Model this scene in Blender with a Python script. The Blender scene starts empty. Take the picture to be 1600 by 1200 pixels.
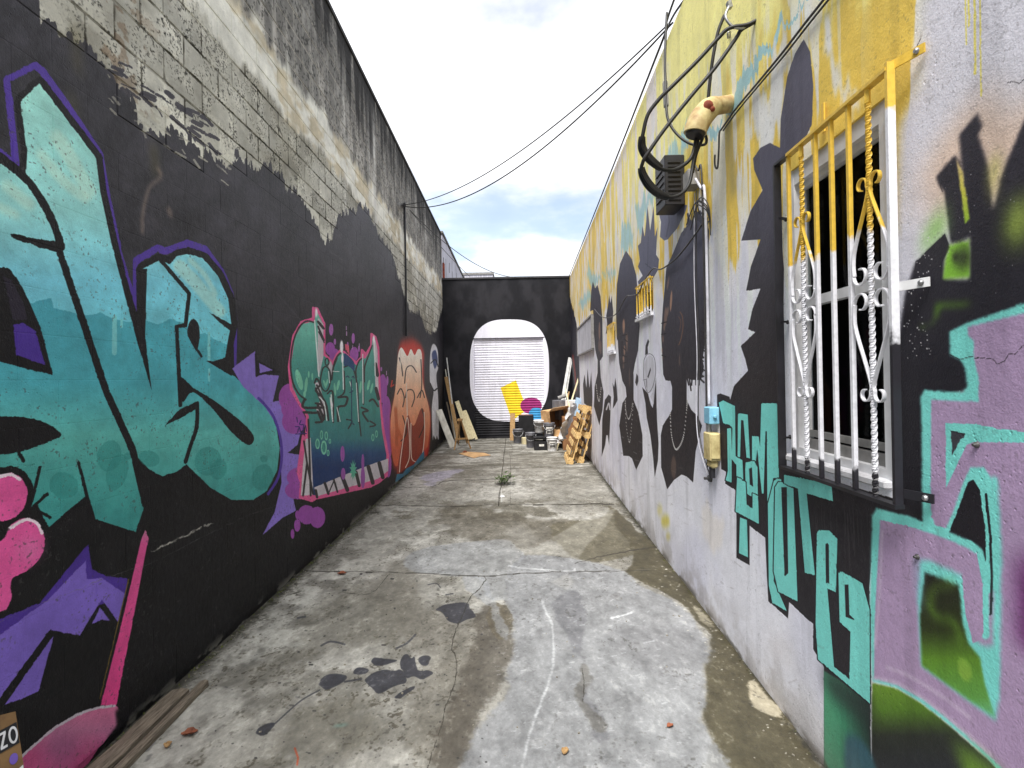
import bpy, bmesh, math, random
import numpy as np
from mathutils import Vector, Matrix

# ------------------------------------------------------------------ camera, sky, sun, exposure
SC = bpy.context.scene
COL = SC.collection
R = math.radians
F, CX, CY, ROLL, EYE = 840.0, 800.0, 592.0, 0.020, 1.75     # focal length and principal point in photo pixels
cr, sr = math.cos(ROLL), math.sin(ROLL)

cam_d = bpy.data.cameras.new('camera')
cam_d.sensor_width = 36.0
cam_d.lens = F / 1600 * 36
cam_d.shift_y = -(600 - CY) / 1600
cam_d.clip_start, cam_d.clip_end = 0.05, 3000
cam = bpy.data.objects.new('camera', cam_d)
COL.objects.link(cam)
cam.matrix_world = Matrix(((cr, sr, 0, 0), (0, 0, -1, 0), (-sr, cr, 0, EYE), (0, 0, 0, 1)))
SC.camera = cam

SUN_EL, SUN_AZ = 58.0, 200.0     # the sun stands high behind the camera, veiled by cloud
world = bpy.data.worlds.new('World')
SC.world = world
world.use_nodes = True
nt = world.node_tree
nt.nodes.clear()
def wn(t, **kw):
    n = nt.nodes.new(t)
    for k, v in kw.items(): setattr(n, k, v)
    return n
w_out = wn('ShaderNodeOutputWorld'); w_bg = wn('ShaderNodeBackground')
w_sky = wn('ShaderNodeTexSky', sky_type='NISHITA', sun_disc=False)
w_sky.sun_elevation = R(SUN_EL); w_sky.sun_rotation = R(SUN_AZ)
w_sky.air_density = 1.0; w_sky.dust_density = 0.6
w_tc = wn('ShaderNodeTexCoord'); w_sep = wn('ShaderNodeSeparateXYZ')
nt.links.new(w_tc.outputs['Generated'], w_sep.inputs[0])
w_z = wn('ShaderNodeMath', operation='MAXIMUM'); w_z.inputs[1].default_value = 0.0
nt.links.new(w_sep.outputs['Z'], w_z.inputs[0])
w_z2 = wn('ShaderNodeMath', operation='ADD'); w_z2.inputs[1].default_value = 0.16
nt.links.new(w_z.outputs[0], w_z2.inputs[0])
w_dx = wn('ShaderNodeMath', operation='DIVIDE'); w_dy = wn('ShaderNodeMath', operation='DIVIDE')
nt.links.new(w_sep.outputs['X'], w_dx.inputs[0]); nt.links.new(w_z2.outputs[0], w_dx.inputs[1])
nt.links.new(w_sep.outputs['Y'], w_dy.inputs[0]); nt.links.new(w_z2.outputs[0], w_dy.inputs[1])
w_cmb = wn('ShaderNodeCombineXYZ')
nt.links.new(w_dx.outputs[0], w_cmb.inputs[0]); nt.links.new(w_dy.outputs[0], w_cmb.inputs[1])
w_cmb.inputs[2].default_value = 3.7
w_n = wn('ShaderNodeTexNoise'); w_n.inputs['Scale'].default_value = 1.15
w_n.inputs['Detail'].default_value = 9.0; w_n.inputs['Roughness'].default_value = 0.56
nt.links.new(w_cmb.outputs[0], w_n.inputs['Vector'])
w_r = wn('ShaderNodeMapRange', interpolation_type='SMOOTHSTEP')
w_r.inputs['From Min'].default_value = 0.34; w_r.inputs['From Max'].default_value = 0.56; w_r.inputs['To Min'].default_value = 0.32
nt.links.new(w_n.outputs['Fac'], w_r.inputs['Value'])
w_n2 = wn('ShaderNodeTexNoise'); w_n2.inputs['Scale'].default_value = 2.3; w_n2.inputs['Detail'].default_value = 6.0
nt.links.new(w_cmb.outputs[0], w_n2.inputs['Vector'])
w_cr = wn('ShaderNodeMapRange')
w_cr.inputs['From Min'].default_value = 0.3; w_cr.inputs['From Max'].default_value = 0.65
w_cr.inputs['To Min'].default_value = 4.9; w_cr.inputs['To Max'].default_value = 7.4
nt.links.new(w_n2.outputs['Fac'], w_cr.inputs['Value'])
w_cc = wn('ShaderNodeCombineXYZ')
for i in range(3): nt.links.new(w_cr.outputs[0], w_cc.inputs[i])
w_tint = wn('ShaderNodeVectorMath', operation='MULTIPLY'); w_tint.inputs[1].default_value = (0.985, 0.99, 1.02)
nt.links.new(w_cc.outputs[0], w_tint.inputs[0])
w_mix = wn('ShaderNodeMix', data_type='RGBA')
nt.links.new(w_r.outputs[0], w_mix.inputs['Factor'])
w_skg = wn('ShaderNodeVectorMath', operation='SCALE'); w_skg.inputs['Scale'].default_value = 1.1
nt.links.new(w_sky.outputs[0], w_skg.inputs[0])
nt.links.new(w_skg.outputs[0], w_mix.inputs[6]); nt.links.new(w_tint.outputs[0], w_mix.inputs[7])
nt.links.new(w_mix.outputs[2], w_bg.inputs['Color'])
w_bg.inputs['Strength'].default_value = 0.08
nt.links.new(w_bg.outputs[0], w_out.inputs['Surface'])

sun_d = bpy.data.lights.new('sun', 'SUN')
sun_d.energy = 2.4; sun_d.angle = R(28); sun_d.color = (1.0, 0.97, 0.92)
sun = bpy.data.objects.new('sun', sun_d); COL.objects.link(sun)
az = R(SUN_AZ)
sdir = Vector((math.sin(az) * math.cos(R(SUN_EL)), math.cos(az) * math.cos(R(SUN_EL)), math.sin(R(SUN_EL))))
sun.rotation_euler = sdir.to_track_quat('Z', 'Y').to_euler()
sun.location = (0, -4, 12)

SC.view_settings.view_transform = 'Standard'
SC.view_settings.look = 'None'
SC.view_settings.exposure = 1.45
SC.view_settings.gamma = 1.0
SC.view_settings.use_curve_mapping = False
SC.render.engine = 'CYCLES'
SC.cycles.max_bounces = 8
SC.cycles.use_denoising = True

# ------------------------------------------------------------------ photo pixel -> place
LEFT_X = -2.0                       # left wall face
RW0, RWK = 1.28, 0.03               # right wall face: X = RW0 + RWK * Y
END_Y = 15.84                       # end wall face
H_LEFT, H_RIGHT, H_END = 6.03, 4.70, 4.72

def ray(px, py):
    xc, yc = (px - CX) / F, -(py - CY) / F
    return cr * xc + sr * yc, cr * yc - sr * xc      # X/Y, (Z-EYE)/Y
def on_floor(px, py, z=0.0):
    a, b = ray(px, py); Y = (z - EYE) / b
    return Vector((a * Y, Y, z))
def on_left(px, py, off=0.0):
    a, b = ray(px, py); Y = (LEFT_X + off) / a
    return Vector((LEFT_X + off, Y, EYE + b * Y))
def on_right(px, py, off=0.0):
    a, b = ray(px, py); Y = (RW0 - off) / (a - RWK)
    return Vector((a * Y, Y, EYE + b * Y))
def at_depth(px, py, Y):
    a, b = ray(px, py)
    return Vector((a * Y, Y, EYE + b * Y))
def rw(Y, z, off=0.0):
    return Vector((RW0 + RWK * Y - off, Y, z))

# ------------------------------------------------------------------ objects
def tag(o, label=None, cat=None, group=None, kind=None):
    if label: o['label'] = label
    if cat: o['category'] = cat
    if group: o['group'] = group
    if kind: o['kind'] = kind
    return o
def empty(name, loc, label=None, cat=None, group=None, kind=None):
    o = bpy.data.objects.new(name, None); o.empty_display_size = 0.1
    COL.objects.link(o); o.location = loc
    return tag(o, label, cat, group, kind)
bpy_update_needed = []
def link(name, me, mat=None, parent=None, smooth=False):
    o = bpy.data.objects.new(name, me); COL.objects.link(o)
    if mat is not None and not me.materials: me.materials.append(mat)
    if parent is not None:
        o.parent = parent
        p = parent; off = Vector((0, 0, 0))
        while p is not None: off += p.location; p = p.parent
        o.location = -off                       # meshes are written in world coordinates
    if smooth:
        for f in me.polygons: f.use_smooth = True
    return o

class MB:
    """collects boxes, tubes and solids, in world coordinates, for ONE mesh"""
    def __init__(s): s.v, s.f, s.sm = [], [], []
    def add(s, vs, fs, smooth=False):
        n = len(s.v); s.v += [tuple(v) for v in vs]
        s.f += [tuple(i + n for i in f) for f in fs]; s.sm += [smooth] * len(fs)
        return s
    def box(s, c, size, rot=None, bev=0.0):
        hx, hy, hz = size[0] / 2, size[1] / 2, size[2] / 2
        c = Vector(c)
        M = rot if rot is not None else Matrix.Identity(3)
        if bev <= 0:
            vs = [c + M @ Vector((x * hx, y * hy, z * hz)) for x in (-1, 1) for y in (-1, 1) for z in (-1, 1)]
            fs = [(0, 1, 3, 2), (4, 6, 7, 5), (0, 4, 5, 1), (2, 3, 7, 6), (0, 2, 6, 4), (1, 5, 7, 3)]
            return s.add(vs, fs)
        bm = bmesh.new(); bmesh.ops.create_cube(bm, size=1)
        for v in bm.verts: v.co = Vector((v.co.x * size[0], v.co.y * size[1], v.co.z * size[2]))
        bmesh.ops.bevel(bm, geom=list(bm.edges), offset=bev, segments=1, affect='EDGES')
        bm.verts.index_update()
        s.add([c + M @ v.co for v in bm.verts], [[v.index for v in f.verts] for f in bm.faces]); bm.free()
        return s
    def bar(s, a, b, w, t, up=(0, 0, 1), bev=0.0):
        a, b = Vector(a), Vector(b); d = b - a; L = d.length; d.normalize()
        u = Vector(up); x = d.cross(u)
        if x.length < 1e-4: x = d.cross(Vector((0, 1, 0)))
        x.normalize(); y = d.cross(x).normalized()
        return s.box((a + b) / 2, (w, t, L), Matrix((x, y, d)).transposed(), bev)
    def tube(s, pts, r, n=8, closed_ends=True):
        pts = [Vector(p) for p in pts]
        rs = r if isinstance(r, (list, tuple)) else [r] * len(pts)
        vs, fs = [], []
        t0 = (pts[1] - pts[0]).normalized()
        u = t0.cross(Vector((0.13, 0.31, 0.94)));  u.normalize()
        for i, p in enumerate(pts):
            t = (pts[min(i + 1, len(pts) - 1)] - pts[max(i - 1, 0)]).normalized()
            u = (u - t * u.dot(t)).normalized(); w = t.cross(u)
            for k in range(n):
                a = 2 * math.pi * k / n
                vs.append(p + (u * math.cos(a) + w * math.sin(a)) * rs[i])
        for i in range(len(pts) - 1):
            for k in range(n):
                fs.append((i * n + k, i * n + (k + 1) % n, (i + 1) * n + (k + 1) % n, (i + 1) * n + k))
        s.add(vs, fs, True)
        if closed_ends:
            s.add(vs[:n], [tuple(reversed(range(n)))]); s.add(vs[-n:], [tuple(range(n))])
        return s
    def lathe(s, c, prof, n=24, rot=None, cap=True):
        c = Vector(c); M = rot if rot is not None else Matrix.Identity(3)
        vs, fs = [], []
        for r, z in prof:
            for k in range(n):
                a = 2 * math.pi * k / n; vs.append(c + M @ Vector((r * math.cos(a), r * math.sin(a), z)))
        for i in range(len(prof) - 1):
            for k in range(n):
                fs.append((i * n + k, i * n + (k + 1) % n, (i + 1) * n + (k + 1) % n, (i + 1) * n + k))
        s.add(vs, fs, True)
        if cap:
            s.add(vs[:n], [tuple(reversed(range(n)))]); s.add(vs[-n:], [tuple(range(n))])
        return s
    def prism(s, pts, ext):
        ext = Vector(ext); pts = [Vector(p) for p in pts]; n = len(pts)
        vs = pts + [p + ext for p in pts]
        fs = [tuple(range(n)), tuple(reversed(range(n, 2 * n)))]
        fs += [(i, i + n, (i + 1) % n + n, (i + 1) % n) for i in range(n)]
        return s.add(vs, fs)
    def build(s, name, mat, parent=None, label=None, cat=None, group=None, kind=None, fix=True):
        me = bpy.data.meshes.new(name); me.from_pydata(s.v, [], s.f)
        me.polygons.foreach_set('use_smooth', s.sm)
        if fix:
            bm = bmesh.new(); bm.from_mesh(me)
            bmesh.ops.recalc_face_normals(bm, faces=list(bm.faces)); bm.to_mesh(me); bm.free()
        me.update()
        o = link(name, me, mat, parent)
        return tag(o, label, cat, group, kind)

def spline(pts, n=8, closed=False):
    P = [np.array(p, float) for p in pts]; out = []; m = len(P)
    for i in range(m if closed else m - 1):
        p0 = P[(i - 1) % m] if closed or i > 0 else P[0]
        p1, p2 = P[i], P[(i + 1) % m]
        p3 = P[(i + 2) % m] if closed or i + 2 < m else P[-1]
        for k in range(n):
            t = k / n
            out.append(0.5 * ((2 * p1) + (-p0 + p2) * t + (2 * p0 - 5 * p1 + 4 * p2 - p3) * t * t + (-p0 + 3 * p1 - 3 * p2 + p3) * t ** 3))
    if not closed: out.append(P[-1])
    return [Vector(p) if len(p) == 3 else p for p in out]
# ------------------------------------------------------------------ paint: shapes drawn onto a wall or floor plane, in the plane's own metres
FR = {'A': (0, 0, 3), 'B': (0, 300, 3), 'C': (0, 700, 2.4), 'D': (350, 0, 3.243), 'E': (380, 440, 3.529),
      'G': (880, 300, 4.286), 'H': (880, 480, 4), 'I': (960, 0, 3.333), 'J': (1150, 60, 2.667), 'K': (1100, 420, 2.4),
      'L': (1100, 750, 2.667), 'S': (420, 460, 6), 'T': (1090, 560, 5), 'M': (400, 680, 2.308), 'N': (760, 680, 2.307),
      'Q': (0, 1000, 5), 'F': (680, 420, 4), 'P': (0, 0, 1)}
def pts(s):
    """'A:12,30 44,80 K:5,6' -> photo pixels; a letter names the close-up the numbers were read from"""
    fr = FR['P']; out = []
    for tok in s.split():
        if ':' in tok:
            k, tok = tok.split(':'); fr = FR[k]
            if not tok: continue
        x, y = tok.split(',')
        out.append((fr[0] + float(x) / fr[2], fr[1] + float(y) / fr[2]))
    return out

RNG = np.random.default_rng(7)
LAT = RNG.random((8, 256, 256)).astype(np.float32)
def vn(x, y, seed=0):
    L = LAT[seed % 8]
    x = x + seed * 17.3; y = y + seed * 5.1
    xi = np.floor(x).astype(np.int32); yi = np.floor(y).astype(np.int32)
    fx = (x - xi).astype(np.float32); fy = (y - yi).astype(np.float32)
    fx = fx * fx * (3 - 2 * fx); fy = fy * fy * (3 - 2 * fy)
    x0, x1, y0, y1 = xi & 255, (xi + 1) & 255, yi & 255, (yi + 1) & 255
    return (L[y0, x0] * (1 - fx) + L[y0, x1] * fx) * (1 - fy) + (L[y1, x0] * (1 - fx) + L[y1, x1] * fx) * fy
def fbm(x, y, seed=0, o=4, g=0.55):
    t = 0; a = 1.0; n = 0
    for i in range(o):
        t = t + a * vn(x * 2 ** i, y * 2 ** i, seed + i); n += a; a *= g
    return t / n
def sst(x, a, b):
    t = np.clip((x - a) / (b - a), 0, 1); return t * t * (3 - 2 * t)
def mixc(a, b, t):
    return np.asarray(a, np.float32) + (np.asarray(b, np.float32) - np.asarray(a, np.float32)) * t[..., None]
def box1(m, r, axis):
    if r < 1: return m
    pad = [(0, 0), (0, 0)]; pad[axis] = (r + 1, r)
    c = np.cumsum(np.pad(m, pad, mode='edge'), axis=axis, dtype=np.float32)
    n = m.shape[axis]
    hi = np.take(c, np.arange(2 * r + 1, 2 * r + 1 + n), axis=axis); lo = np.take(c, np.arange(0, n), axis=axis)
    return (hi - lo) / (2 * r + 1)
def blur(m, rc, rr):
    for _ in range(2): m = box1(box1(m, rc, 1), rr, 0)
    return m

class Canvas:
    """colour and a mask over a plane. axis u = ln(distance along the alley), axis v = height (walls) or X (floor)"""
    def __init__(s, kind, y0, y1, v0, v1, cols, rows):
        s.kind, s.y0, s.y1, s.v0, s.v1, s.W, s.H = kind, y0, y1, v0, v1, cols, rows
        s.rgb = np.zeros((rows, cols, 3), np.float32); s.a = np.zeros((rows, cols), np.float32)
        s.Y = np.exp(np.log(y0) + (np.arange(cols) + 0.5) / cols * (np.log(y1) - np.log(y0))).astype(np.float32)
        s.V = (v0 + (np.arange(rows) + 0.5) / rows * (v1 - v0)).astype(np.float32)
    def tex(s, p):
        """photo pixels -> canvas column, row"""
        p = np.asarray(p, float)
        xc, yc = (p[:, 0] - CX) / F, -(p[:, 1] - CY) / F
        a, b = cr * xc + sr * yc, cr * yc - sr * xc
        if s.kind == 'left': Y = LEFT_X / np.minimum(a, -1e-3); V = EYE + b * Y
        elif s.kind == 'right': Y = RW0 / np.maximum(a - RWK, 1e-3); V = EYE + b * Y
        elif s.kind == 'end': Y = a * END_Y; V = EYE + b * END_Y
        else: Y = -EYE / np.minimum(b, -1e-3); V = a * Y
        return s.yv(Y, V)
    def yv(s, Y, V):
        if s.kind == 'end': c = (Y - s.y0) / (s.y1 - s.y0) * s.W
        else: c = (np.log(np.maximum(Y, 0.05)) - math.log(s.y0)) / math.log(s.y1 / s.y0) * s.W
        return np.stack([c, (V - s.v0) / (s.v1 - s.v0) * s.H], 1)
    def cover(s, polys, pad=0):
        """anti-aliased coverage of canvas polygons; returns (slice, mask)"""
        al = np.concatenate(polys)
        c0 = int(max(0, math.floor(al[:, 0].min()) - pad)); c1 = int(min(s.W, math.ceil(al[:, 0].max()) + 2 + pad))
        r0 = int(max(0, math.floor(al[:, 1].min()) - pad)); r1 = int(min(s.H, math.ceil(al[:, 1].max()) + 2 + pad))
        if c1 - c0 < 1 or r1 - r0 < 1: return None, None
        w, h = c1 - c0, r1 - r0
        d = np.zeros((h, w + 2), np.float32)
        for P in polys:
            Q = np.roll(P, -1, 0)
            sg = 1.0 if np.sum(P[:, 0] * Q[:, 1] - Q[:, 0] * P[:, 1]) > 0 else -1.0
            for (xa, ya), (xb, yb) in zip(P, Q):
                if ya == yb: continue
                lo, hi, sn = (ya, yb, 1.0) if ya < yb else (yb, ya, -1.0)
                i0 = max(int(math.ceil(lo - 0.5)), r0); i1 = min(int(math.ceil(hi - 0.5)), r1)
                if i1 <= i0: continue
                rr = np.arange(i0, i1)
                x = np.clip(xa + (rr + 0.5 - ya) * (xb - xa) / (yb - ya) - c0, 0, w)
                k = np.floor(x).astype(int); fx = x - k
                np.add.at(d, (rr - r0, k), -sn * sg * (1 - fx)); np.add.at(d, (rr - r0, k + 1), -sn * sg * fx)
        return (slice(r0, r1), slice(c0, c1)), np.clip(np.abs(np.cumsum(d, 1))[:, :w], 0, 1)
    def dens(s, p, closed, curve):
        if curve: p = [tuple(q) for q in spline(p, 6, closed)]
        out = []; n = len(p)
        for i in range(n if closed else n - 1):
            a, b = p[i], p[(i + 1) % n]
            m = max(1, int(math.hypot(b[0] - a[0], b[1] - a[1]) / 8))
            out += [(a[0] + (b[0] - a[0]) * k / m, a[1] + (b[1] - a[1]) * k / m) for k in range(m)]
        if not closed: out.append(p[-1])
        return out
    def grid(s, sl):
        return np.meshgrid(s.Y[sl[1]], s.V[sl[0]])
    def photo(s, sl):
        Y, V = s.grid(sl)
        if s.kind == 'left': a, b = LEFT_X / Y, (V - EYE) / Y
        elif s.kind == 'right': a, b = RWK + RW0 / Y, (V - EYE) / Y
        else: a, b = V / Y, -EYE / Y
        return CX + F * (cr * a - sr * b), CY - F * (cr * b + sr * a)
    def put(s, sl, m, col, alpha=1.0, a=None, tex=0.0):
        if sl is None: return
        m = m * alpha
        if callable(col): c = col(*s.photo(sl))
        else: c = np.asarray(col, np.float32) / 255.0
        s.rgb[sl] = s.rgb[sl] * (1 - m[..., None]) + c * m[..., None]
        if a is not None: s.a[sl] = s.a[sl] * (1 - m) + a * m
    def soften(s, sl, m, soft):
        if soft <= 0: return m
        # soft is in metres at the shape
        Y = s.Y[(sl[1].start + sl[1].stop) // 2 if sl[1].stop <= s.W else -1]
        rc = int(soft / Y / math.log(s.y1 / s.y0) * s.W) if s.kind != 'end' else int(soft / (s.y1 - s.y0) * s.W)
        rr = int(soft / (s.v1 - s.v0) * s.H)
        return blur(m, max(rc, 0), max(rr, 0))
    def pad(s, soft):
        return int(soft / (s.v1 - s.v0) * s.H * 3) + 2 if soft > 0 else 0
    def ragged(s, sl, m, amp, seed=0, up=False):
        Y, V = s.Y[sl[1]], None
        n = (vn(Y * 9, Y * 0, seed) - 0.5) * 1.2 + (vn(np.floor(Y * 22) * 1.0, Y * 0 + 3, seed + 1) - 0.5) + (vn(Y * 60, Y * 0 + 7, seed + 2) - 0.5) * 0.7
        sh = (n * amp / (s.v1 - s.v0) * s.H).astype(int)
        rows = np.clip(np.arange(m.shape[0])[:, None] + sh[None, :], 0, m.shape[0] - 1)
        return np.take_along_axis(m, rows, 0)
    def fill(s, path, col, curve=0, soft=0.0, alpha=1.0, rag=0.0, a=None, seed=0):
        p = pts(path) if isinstance(path, str) else path
        sl, m = s.cover([s.tex(s.dens(p, True, curve))], s.pad(soft) + int(rag / (s.v1 - s.v0) * s.H))
        if sl is None: return
        if rag: m = s.ragged(sl, m, rag, seed)
        s.put(sl, s.soften(sl, m, soft), col, alpha, a)
    def line(s, path, w, col, curve=0, soft=0.0, alpha=1.0, a=None, w2=None):
        """brush line; w is its width in photo pixels (w2 at the far end of the path)"""
        p = s.dens(pts(path) if isinstance(path, str) else path, False, curve)
        p = np.array(p, float); n = len(p)
        ws = np.linspace(w, w if w2 is None else w2, n) / 2
        polys = []
        for i in range(n):
            an = np.linspace(0, 2 * math.pi, 9)[:-1]
            polys.append(s.tex(p[i] + ws[i] * np.stack([np.cos(an), np.sin(an)], 1)))
            if i + 1 < n:
                d = p[i + 1] - p[i]; L = math.hypot(*d)
                if L < 1e-6: continue
                nn = np.array([-d[1], d[0]]) / L
                polys.append(s.tex(np.array([p[i] + nn * ws[i], p[i + 1] + nn * ws[i + 1], p[i + 1] - nn * ws[i + 1], p[i] - nn * ws[i]])))
        sl, m = s.cover(polys, s.pad(soft))
        if sl is None: return
        s.put(sl, s.soften(sl, m, soft), col, alpha, a)
    def oval(s, fr, cx, cy, rx, ry, col, rot=0.0, **kw):
        f = FR[fr]; an = np.linspace(0, 2 * math.pi, 25)[:-1]; c, q = math.cos(rot), math.sin(rot)
        x, y = rx * np.cos(an), ry * np.sin(an)
        s.fill([(f[0] + (cx + c * u - q * v) / f[2], f[1] + (cy + q * u + c * v) / f[2]) for u, v in zip(x, y)], col, **kw)
    def weather(s, amp, mot, seed, chips=1.0):
        """rough edges, mottled coats, small chips: what rough masonry does to paint"""
        Y, V = np.meshgrid(s.Y, s.V); h, w = s.H, s.W
        d1 = fbm(Y * 30, V * 30, seed, 3, .7) - .5; d2 = fbm(Y * 30 + 77, V * 30, seed + 1, 3, .7) - .5
        ri = np.clip(np.arange(h)[:, None] + np.rint(d1 * amp / (s.v1 - s.v0) * h).astype(int), 0, h - 1)
        ci = np.clip(np.arange(w)[None, :] + np.rint(d2 * amp / Y / math.log(s.y1 / s.y0) * w).astype(int), 0, w - 1)
        s.rgb[:] = s.rgb[ri, ci]; s.a[:] = s.a[ri, ci]
        m = fbm(Y * 4, V * 5, seed + 2, 5, .68); s.rgb *= (1 + mot * (m - .5) * 2 + mot * .8 * d1)[..., None]
        lum = s.rgb.mean(2); chip = chips * sst(fbm(Y * 75, V * 75, seed + 4, 2, .7), .72, .80) * sst(m, .46, .60) * (1 - s.a)
        s.rgb[:] = mixc(s.rgb, (0.30, 0.29, 0.29), chip * .55 * sst(lum, .25, .4)); s.rgb[:] = mixc(s.rgb, (0.42, 0.41, 0.40), chip * .35 * sst(lum, .25, .15))
    def image(s, name):
        im = bpy.data.images.new(name, s.W, s.H, alpha=True)
        im.alpha_mode = 'CHANNEL_PACKED'
        im.pixels.foreach_set(np.concatenate([np.clip(s.rgb, 0, 1), np.clip(s.a, 0, 1)[..., None]], 2).astype(np.float32).ravel())
        im.update(); im.pack()
        return im

def gy(*stops):
    """colour that changes down the photo: (y, (r,g,b)), ..."""
    ys = [q[0] for q in stops]; cs = np.array([q[1] for q in stops], np.float32) / 255.0
    return lambda x, y: np.stack([np.interp(y, ys, cs[:, i]) for i in range(3)], -1).astype(np.float32)
def gx(*stops):
    f = gy(*stops); return lambda x, y: f(y, x)
# ------------------------------------------------------------------ left wall: bare block above, black paint with graffiti below
BLK_H, BLK_L, BLK_Z0, BLK_Y0 = 0.1945, 0.390, 0.034, 4.515
LW = Canvas('left', 0.8, 17.0, 0.0, H_LEFT, 2400, 2412)
def paint_left():
    c = LW; Y, V = np.meshgrid(c.Y, c.V)
    # bare concrete
    n1 = fbm(Y * 1.3, V * 1.3, 0, 5); n2 = fbm(Y * 9, V * 9, 2, 4); n3 = fbm(Y * 40, V * 40, 5, 2)
    st = fbm(Y * 9, V * 0.55, 3, 4)                        # vertical rain streaks
    low = mixc((0.645, 0.63, 0.58), (0.775, 0.765, 0.725), sst(n1, 0.35, 0.65))
    low = low * (0.80 + 0.34 * n2)[..., None]
    n5 = fbm(Y * 95, V * 95, 1, 2); speck = sst(n5, 0.60, 0.74) * sst(n2, 0.36, 0.58)
    low = low * (1 - 0.55 * speck - 0.25 * sst(n3, .64, .74) * sst(n2, .45, .6))[..., None]
    white = sst(fbm(Y * 2.0, V * 3.2, 4, 5), 0.54, 0.62) * sst(V, 4.0, 3.2)
    low = mixc(low, (0.86, 0.85, 0.80), white * 0.75)
    hi = mixc((0.44, 0.43, 0.415), (0.57, 0.56, 0.54), sst(n2 * 0.5 + st * 0.5, 0.35, 0.65))
    hi = mixc(hi, (0.70, 0.68, 0.65), sst(st, 0.57, 0.72) * 0.75 * sst(V, 5.9, 5.0))
    hi = hi * (1 - 0.45 * sst(n3, 0.60, 0.74))[..., None]
    blacktop = sst(V + (st - 0.5) * 2.2 + (n1 - .5) * 0.9, 5.30, 5.95)
    hi = mixc(hi, (0.155, 0.15, 0.15), blacktop * 0.92)
    beam = mixc((0.80, 0.755, 0.66), (0.90, 0.89, 0.85), sst(fbm(Y * 2.5, V * 6, 6, 4), 0.40, 0.60)) * (0.86 + 0.20 * n2)[..., None]
    e1 = (fbm(Y * 5, V * 2, 1, 4) - 0.5) * 0.34
    t_hi = sst(V + e1, 4.56, 4.70); t_bm = sst(V + e1 * 1.1, 4.14, 4.24)
    base = mixc(low, (0, 0, 0), np.zeros_like(V)) * (1 - t_bm)[..., None] + beam * t_bm[..., None]
    base = base * (1 - t_hi)[..., None] + hi * t_hi[..., None]
    # a pale leak stain and a few more
    for yy, wd, ss in ((8.05, 0.10, 0.9), (7.75, 0.05, 0.5), (11.6, 0.10, 0.55), (12.9, 0.14, 0.5), (6.6, 0.05, 0.35)):
        m = np.exp(-((Y - yy - (st - .5) * 0.12) / wd) ** 2) * sst(V, 3.0, 3.6) * sst(V, 6.0, 5.5) * (0.5 + 0.8 * n2)
        base = mixc(base, (0.80, 0.79, 0.77), np.clip(m * ss, 0, 1))
    # joints of the bare blocks
    k = np.floor((V - BLK_Z0) / BLK_H); dz = (V - BLK_Z0) / BLK_H - k
    yy = (Y - BLK_Y0) / BLK_L + 0.5 * (k - 19); dy = yy - np.floor(yy)
    jit = (fbm(Y * 14, V * 14, 3, 2) - 0.5) * 0.012
    jd = np.minimum(np.minimum(dz, 1 - dz) * BLK_H, np.minimum(dy, 1 - dy) * BLK_L) + jit
    j = sst(jd, 0.0095, 0.003)
    tone = vn(np.floor(yy) * 1.7, k * 3.1, 5) - 0.5
    base = base * (1 + 0.24 * tone * (1 - t_bm + 0.7 * t_hi))[..., None]
    jdark = j * (1 - t_bm) * (0.15 + 0.85 * sst(fbm(Y * 3, V * 3, 6, 3), .36, .58)) * (1 - white * .8)
    base = mixc(base, (0.25, 0.235, 0.20), np.clip(jdark, 0, 1))
    j2 = sst(jd, 0.014, 0.004)
    base = mixc(base, (0.66, 0.64, 0.61), j2 * t_hi * (1 - blacktop * .85) * 0.85)
    # rust and moss specks low on the bare face
    rust = sst(fbm(Y * 11, V * 12, 7, 4), 0.64, 0.72) * sst(Y, 3.4, 2.6) * (1 - t_bm)
    base = mixc(base, (0.36, 0.23, 0.13), rust * 0.38)
    c.rgb[:] = base; c.a[:] = 1.0
    # ---- black paint, with a ragged brushed top edge
    BK = lambda x, y: mixc((0.215, 0.207, 0.232), (0.098, 0.094, 0.102), sst(y, 380, 760)) * (0.62 + 0.72 * fbm(x * .035, y * .028, 3, 5, .65))[..., None]  # light fall-off painted into the black: paler high up, darker low
    top = ('A:-3000,-900 100,-900 185,-300 185,0 190,95 260,110 280,160 340,175 345,210 430,275 490,330 505,380 560,420 600,450 650,560 760,640 800,560 830,600 960,690 1010,720 1120,760 '
           'D:50,790 60,750 90,810 140,815 150,850 195,855 200,835 240,830 245,880 280,900 310,930 350,980 385,990 410,1050 440,1100 470,1150 500,1210 530,1220 550,1190 570,1130 580,1080 610,1065 '
           '660,1065 690,1040 725,1050 740,1090 760,1130 790,1190 P:602,378 612,397 618,420 E:870,0 880,60 905,110 920,160 935,180 960,165 985,190 1000,260 1030,290 1060,270 1075,230 1085,180 1105,130 1112,100 ')
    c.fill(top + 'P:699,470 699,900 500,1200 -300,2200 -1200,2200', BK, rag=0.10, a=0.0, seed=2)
    # brush strokes of black over the bare face near its edge, and gaps in it
    rs = random.Random(5)
    for i in range(34):
        x = rs.uniform(165, 330); y = 118 + (x - 165) * 0.62 + rs.uniform(-34, 12)
        c.line([(x, y), (x + rs.uniform(8, 22), y + rs.uniform(6, 17))], rs.uniform(2, 7), (58, 55, 63), alpha=0.9, a=0.0)
    for i in range(26):
        x = rs.uniform(170, 350); y = 140 + (x - 165) * 0.60 + rs.uniform(-6, 34)
        c.line([(x, y), (x + rs.uniform(4, 18), y + rs.uniform(4, 14))], rs.uniform(1, 4), (190, 186, 172), alpha=rs.uniform(.3, .9), a=1.0)
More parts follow.
